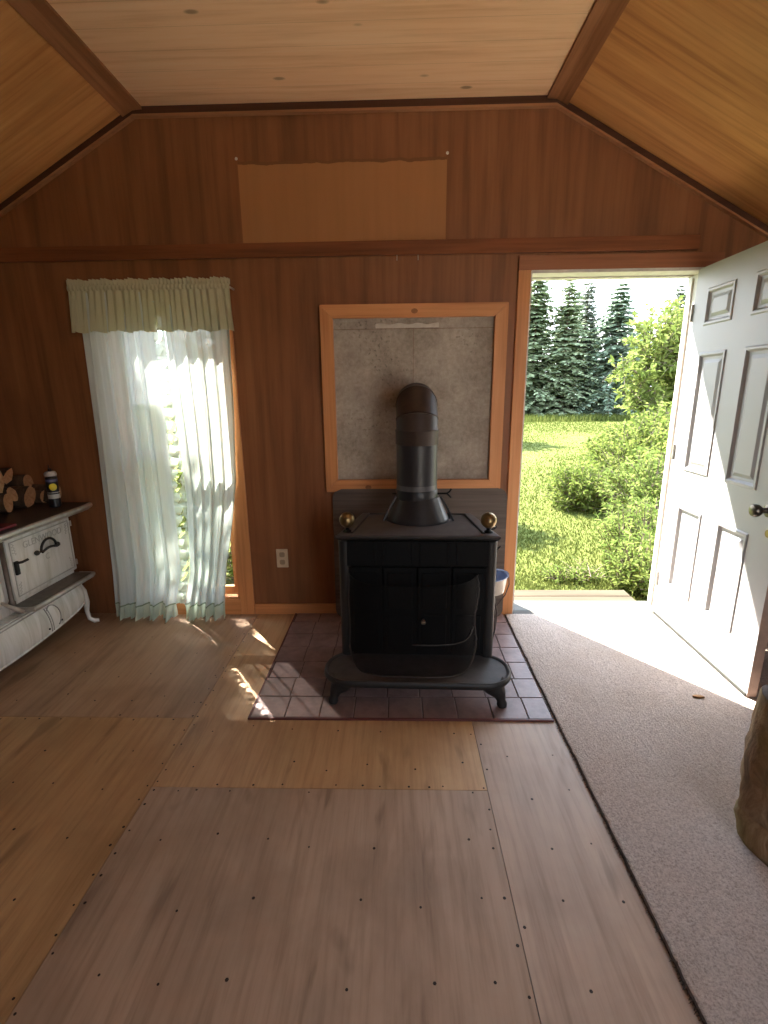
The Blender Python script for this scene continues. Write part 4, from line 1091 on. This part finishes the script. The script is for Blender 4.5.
leafy('leafy_tree', (5.05, 9.6, GZ), [(-.15, -.1, 2.55, .75, .7, .75), (-.55, -.3, 1.75, .5, .5, .55), (.35, .1, 1.9, .8, .7, .85), (-.95, -.3, 2.2, .34, .3, .18), (.9, .2, 2.6, .6, .6, .7)],
      [([(.1, 0, -.05), (-.05, 0, .9), (-.25, -.05, 1.6), (-.3, -.1, 2.9)], [.05, .04, .03, .012]), ([(-.05, 0, .9), (.3, 0, 1.6), (.5, .1, 2.5)], [.035, .025, .01]), ([(-.2, 0, 1.5), (-.6, -.2, 1.9), (-1.0, -.3, 2.25)], [.02, .014, .006])],
      9000, .14, M['leaf'], 'bright leafy young tree standing right of the spruces, beyond the shrubs', 'tree', None, 11)
leafy('shrub', (3.75, 7.6, GZ), [(0, 0, .62, 1.0, .8, .72), (.4, .2, 1.0, .7, .6, .55)], [], 8500, .085, M['leaf_b'], 'large rounded shrub in front of the leafy young tree', 'shrub', bush, 12)
leafy('shrub', (4.9, 8.6, GZ), [(0, 0, .8, .9, .7, .85)], [], 6500, .09, M['leaf'], 'tall shrub at the foot of the leafy young tree', 'shrub', bush, 13)
leafy('shrub', (2.66, 7.0, GZ), [(0, 0, .32, .62, .5, .42)], [], 4200, .075, M['leaf_b'], 'low shrub at the left end of the shrub row, spilling onto the lawn', 'shrub', bush, 14)
leafy('shrub', (3.05, 5.75, GZ), [(0, 0, .5, .68, .55, .56)], [], 6000, .075, M['leaf_c'], 'shrub in the middle of the row between the big shrub and the nearest weeds', 'shrub', bush, 15, narrow=.34)
leafy('shrub', (3.7, 6.2, GZ), [(0, 0, .65, .65, .6, .72)], [], 5600, .08, M['leaf_b'], 'shrub close to the edge of the white open door', 'shrub', bush, 16)
leafy('weedy_plant', (2.42, 4.72, GZ), [(0, 0, .3, .46, .42, .38)], [], 4200, .075, M['leaf_c'], 'clump of long-leaved weeds nearest the wooden step', 'plant', bush, 17, narrow=.26, upright=.5)
leafy('weedy_plant', (2.12, 4.0, GZ), [(0, 0, .22, .36, .36, .30)], [], 3000, .07, M['leaf_c'], 'leafy weeds crowding the right end of the wooden step', 'plant', bush, 18, narrow=.3, upright=.4)
leafy('weedy_plant', (1.62, 4.22, GZ), [(0, 0, .06, .40, .2, .09)], [], 900, .05, M['leaf_c'], 'low weeds along the far side of the wooden step', 'plant', bush, 19, narrow=.3, upright=.3)
# trees left of the doorway: they throw the shadows on lawn and curtain
leafy('leafy_tree', (-4.44, 6.2, GZ), [(0, 0, 5.9, .85, .9, 1.9), (-.2, .2, 4.3, .85, .9, 1.0), (.72, -.1, 4.2, .40, .5, .4), (.85, .0, 5.9, .22, .4, .25)],
      [([(0, 0, -.05), (.05, 0, 2.5), (.0, 0, 5.5)], [.09, .07, .02]), ([(.05, 0, 2.6), (-.3, .2, 3.6), (-.4, .3, 4.8)], [.05, .03, .012]), ([(.05, 0, 3.0), (.3, -.1, 4.0), (.5, -.1, 4.7)], [.04, .03, .012])],
      9500, .16, M['leaf_b'], 'tall leafy tree outside the curtained window', 'tree', None, 21)
leafy('leafy_tree', (1.85, 17.4, GZ), [(0, 0, 3.6, 1.5, 1.4, 1.1), (.6, 0, 2.7, 1.4, 1.3, .9)], [([(0, 0, -.05), (.05, 0, 3.2)], [.10, .03])], 4600, .24, M['leaf_b'], 'leafy tree on the far lawn left of the doorway', 'tree', None, 22)
leafy('leafy_tree', (-.75, 8.5, GZ), [(0, 0, 4.5, .62, .6, .6)], [([(0, 0, -.05), (.05, 0, 4.2)], [.05, .015])], 1900, .15, M['leaf_b'], 'slender leafy tree outside between window and doorway', 'tree', None, 23)
leafy('shrub', (-1.5, 4.3, GZ), [(0, 0, .7, .7, .4, .8), (.05, .05, 1.7, .5, .4, .8)], [], 6000, .08, M['leaf_b'], 'shrub growing close outside the curtained window', 'shrub', None, 24)

# ------------------------------------------------------------------ light
wd = bpy.data.worlds.new('sky'); S.world = wd; wd.use_nodes = True
nt = wd.node_tree; bg = nt.nodes['Background']
tc = nt.nodes.new('ShaderNodeTexCoord'); sx = nt.nodes.new('ShaderNodeSeparateXYZ'); nt.links.new(tc.outputs['Generated'], sx.inputs[0])
rp = nt.nodes.new('ShaderNodeValToRGB'); nt.links.new(sx.outputs[2], rp.inputs[0])
rp.color_ramp.elements[0].position = 0; rp.color_ramp.elements[0].color = (.95, .97, 1.0, 1)
rp.color_ramp.elements[1].position = .6; rp.color_ramp.elements[1].color = (.62, .78, 1.0, 1)
nt.links.new(rp.outputs[0], bg.inputs['Color'])
SKY = 3.5
bg.inputs['Strength'].default_value = SKY
sd = Vector((.733, -.994, -1.56)).normalized()
su = bpy.data.lights.new('sun', 'SUN'); su.energy = 25; su.angle = math.radians(.6); su.color = (1.0, .95, .86)
so = bpy.data.objects.new('sun', su); C.objects.link(so); so.rotation_euler = sd.to_track_quat('-Z', 'Y').to_euler(); so.location = (-6, 9, 12)
def portal(name, loc, rot, sx_, sy_):
    l = bpy.data.lights.new(name, 'AREA'); l.shape = 'RECTANGLE'; l.size = sx_; l.size_y = sy_
    l.cycles.is_portal = True
    o = bpy.data.objects.new(name, l); C.objects.link(o); o.location = loc; o.rotation_euler = rot
portal('daylight_portal', ((DX0 + DX1) / 2, YB + TH + .03, 1.02), (-PI / 2, 0, 0), DX1 - DX0, 2.05)
portal('daylight_portal', ((WX0 + WX1) / 2, YB + TH + .03, 1.02), (-PI / 2, 0, 0), WX1 - WX0, 1.9)
for h in REAR: portal('daylight_portal', ((h[0] + h[1]) / 2, YF - TH - .03, (h[2] + h[3]) / 2), (PI / 2, 0, 0), h[1] - h[0], h[3] - h[2])

# ------------------------------------------------------------------ camera
cd = bpy.data.cameras.new('camera'); co = bpy.data.objects.new('camera', cd); C.objects.link(co)
Rv, Uv, Fv = Vector((.99962163, .02542725, -.01049091)), Vector((.0041, .23940098, .97091213)), Vector((-.02719916, .97058777, -.23920615))
co.matrix_world = Matrix(((Rv.x, Uv.x, -Fv.x, 0), (Rv.y, Uv.y, -Fv.y, 0), (Rv.z, Uv.z, -Fv.z, 1.415), (0, 0, 0, 1)))
cd.sensor_fit = 'VERTICAL'; cd.sensor_height = 24; cd.lens = 488.35 / 1024 * 24; cd.clip_start = .02; cd.clip_end = 300
S.camera = co
S.view_settings.view_transform = 'Standard'; S.view_settings.look = 'None'; S.view_settings.gamma = 1; S.view_settings.exposure = 1.08
S.view_settings.use_curve_mapping = False
cy = S.cycles
cy.use_denoising = True; cy.max_bounces = 10; cy.diffuse_bounces = 6; cy.transparent_max_bounces = 24; cy.transmission_bounces = 8
cy.sample_clamp_indirect = 8
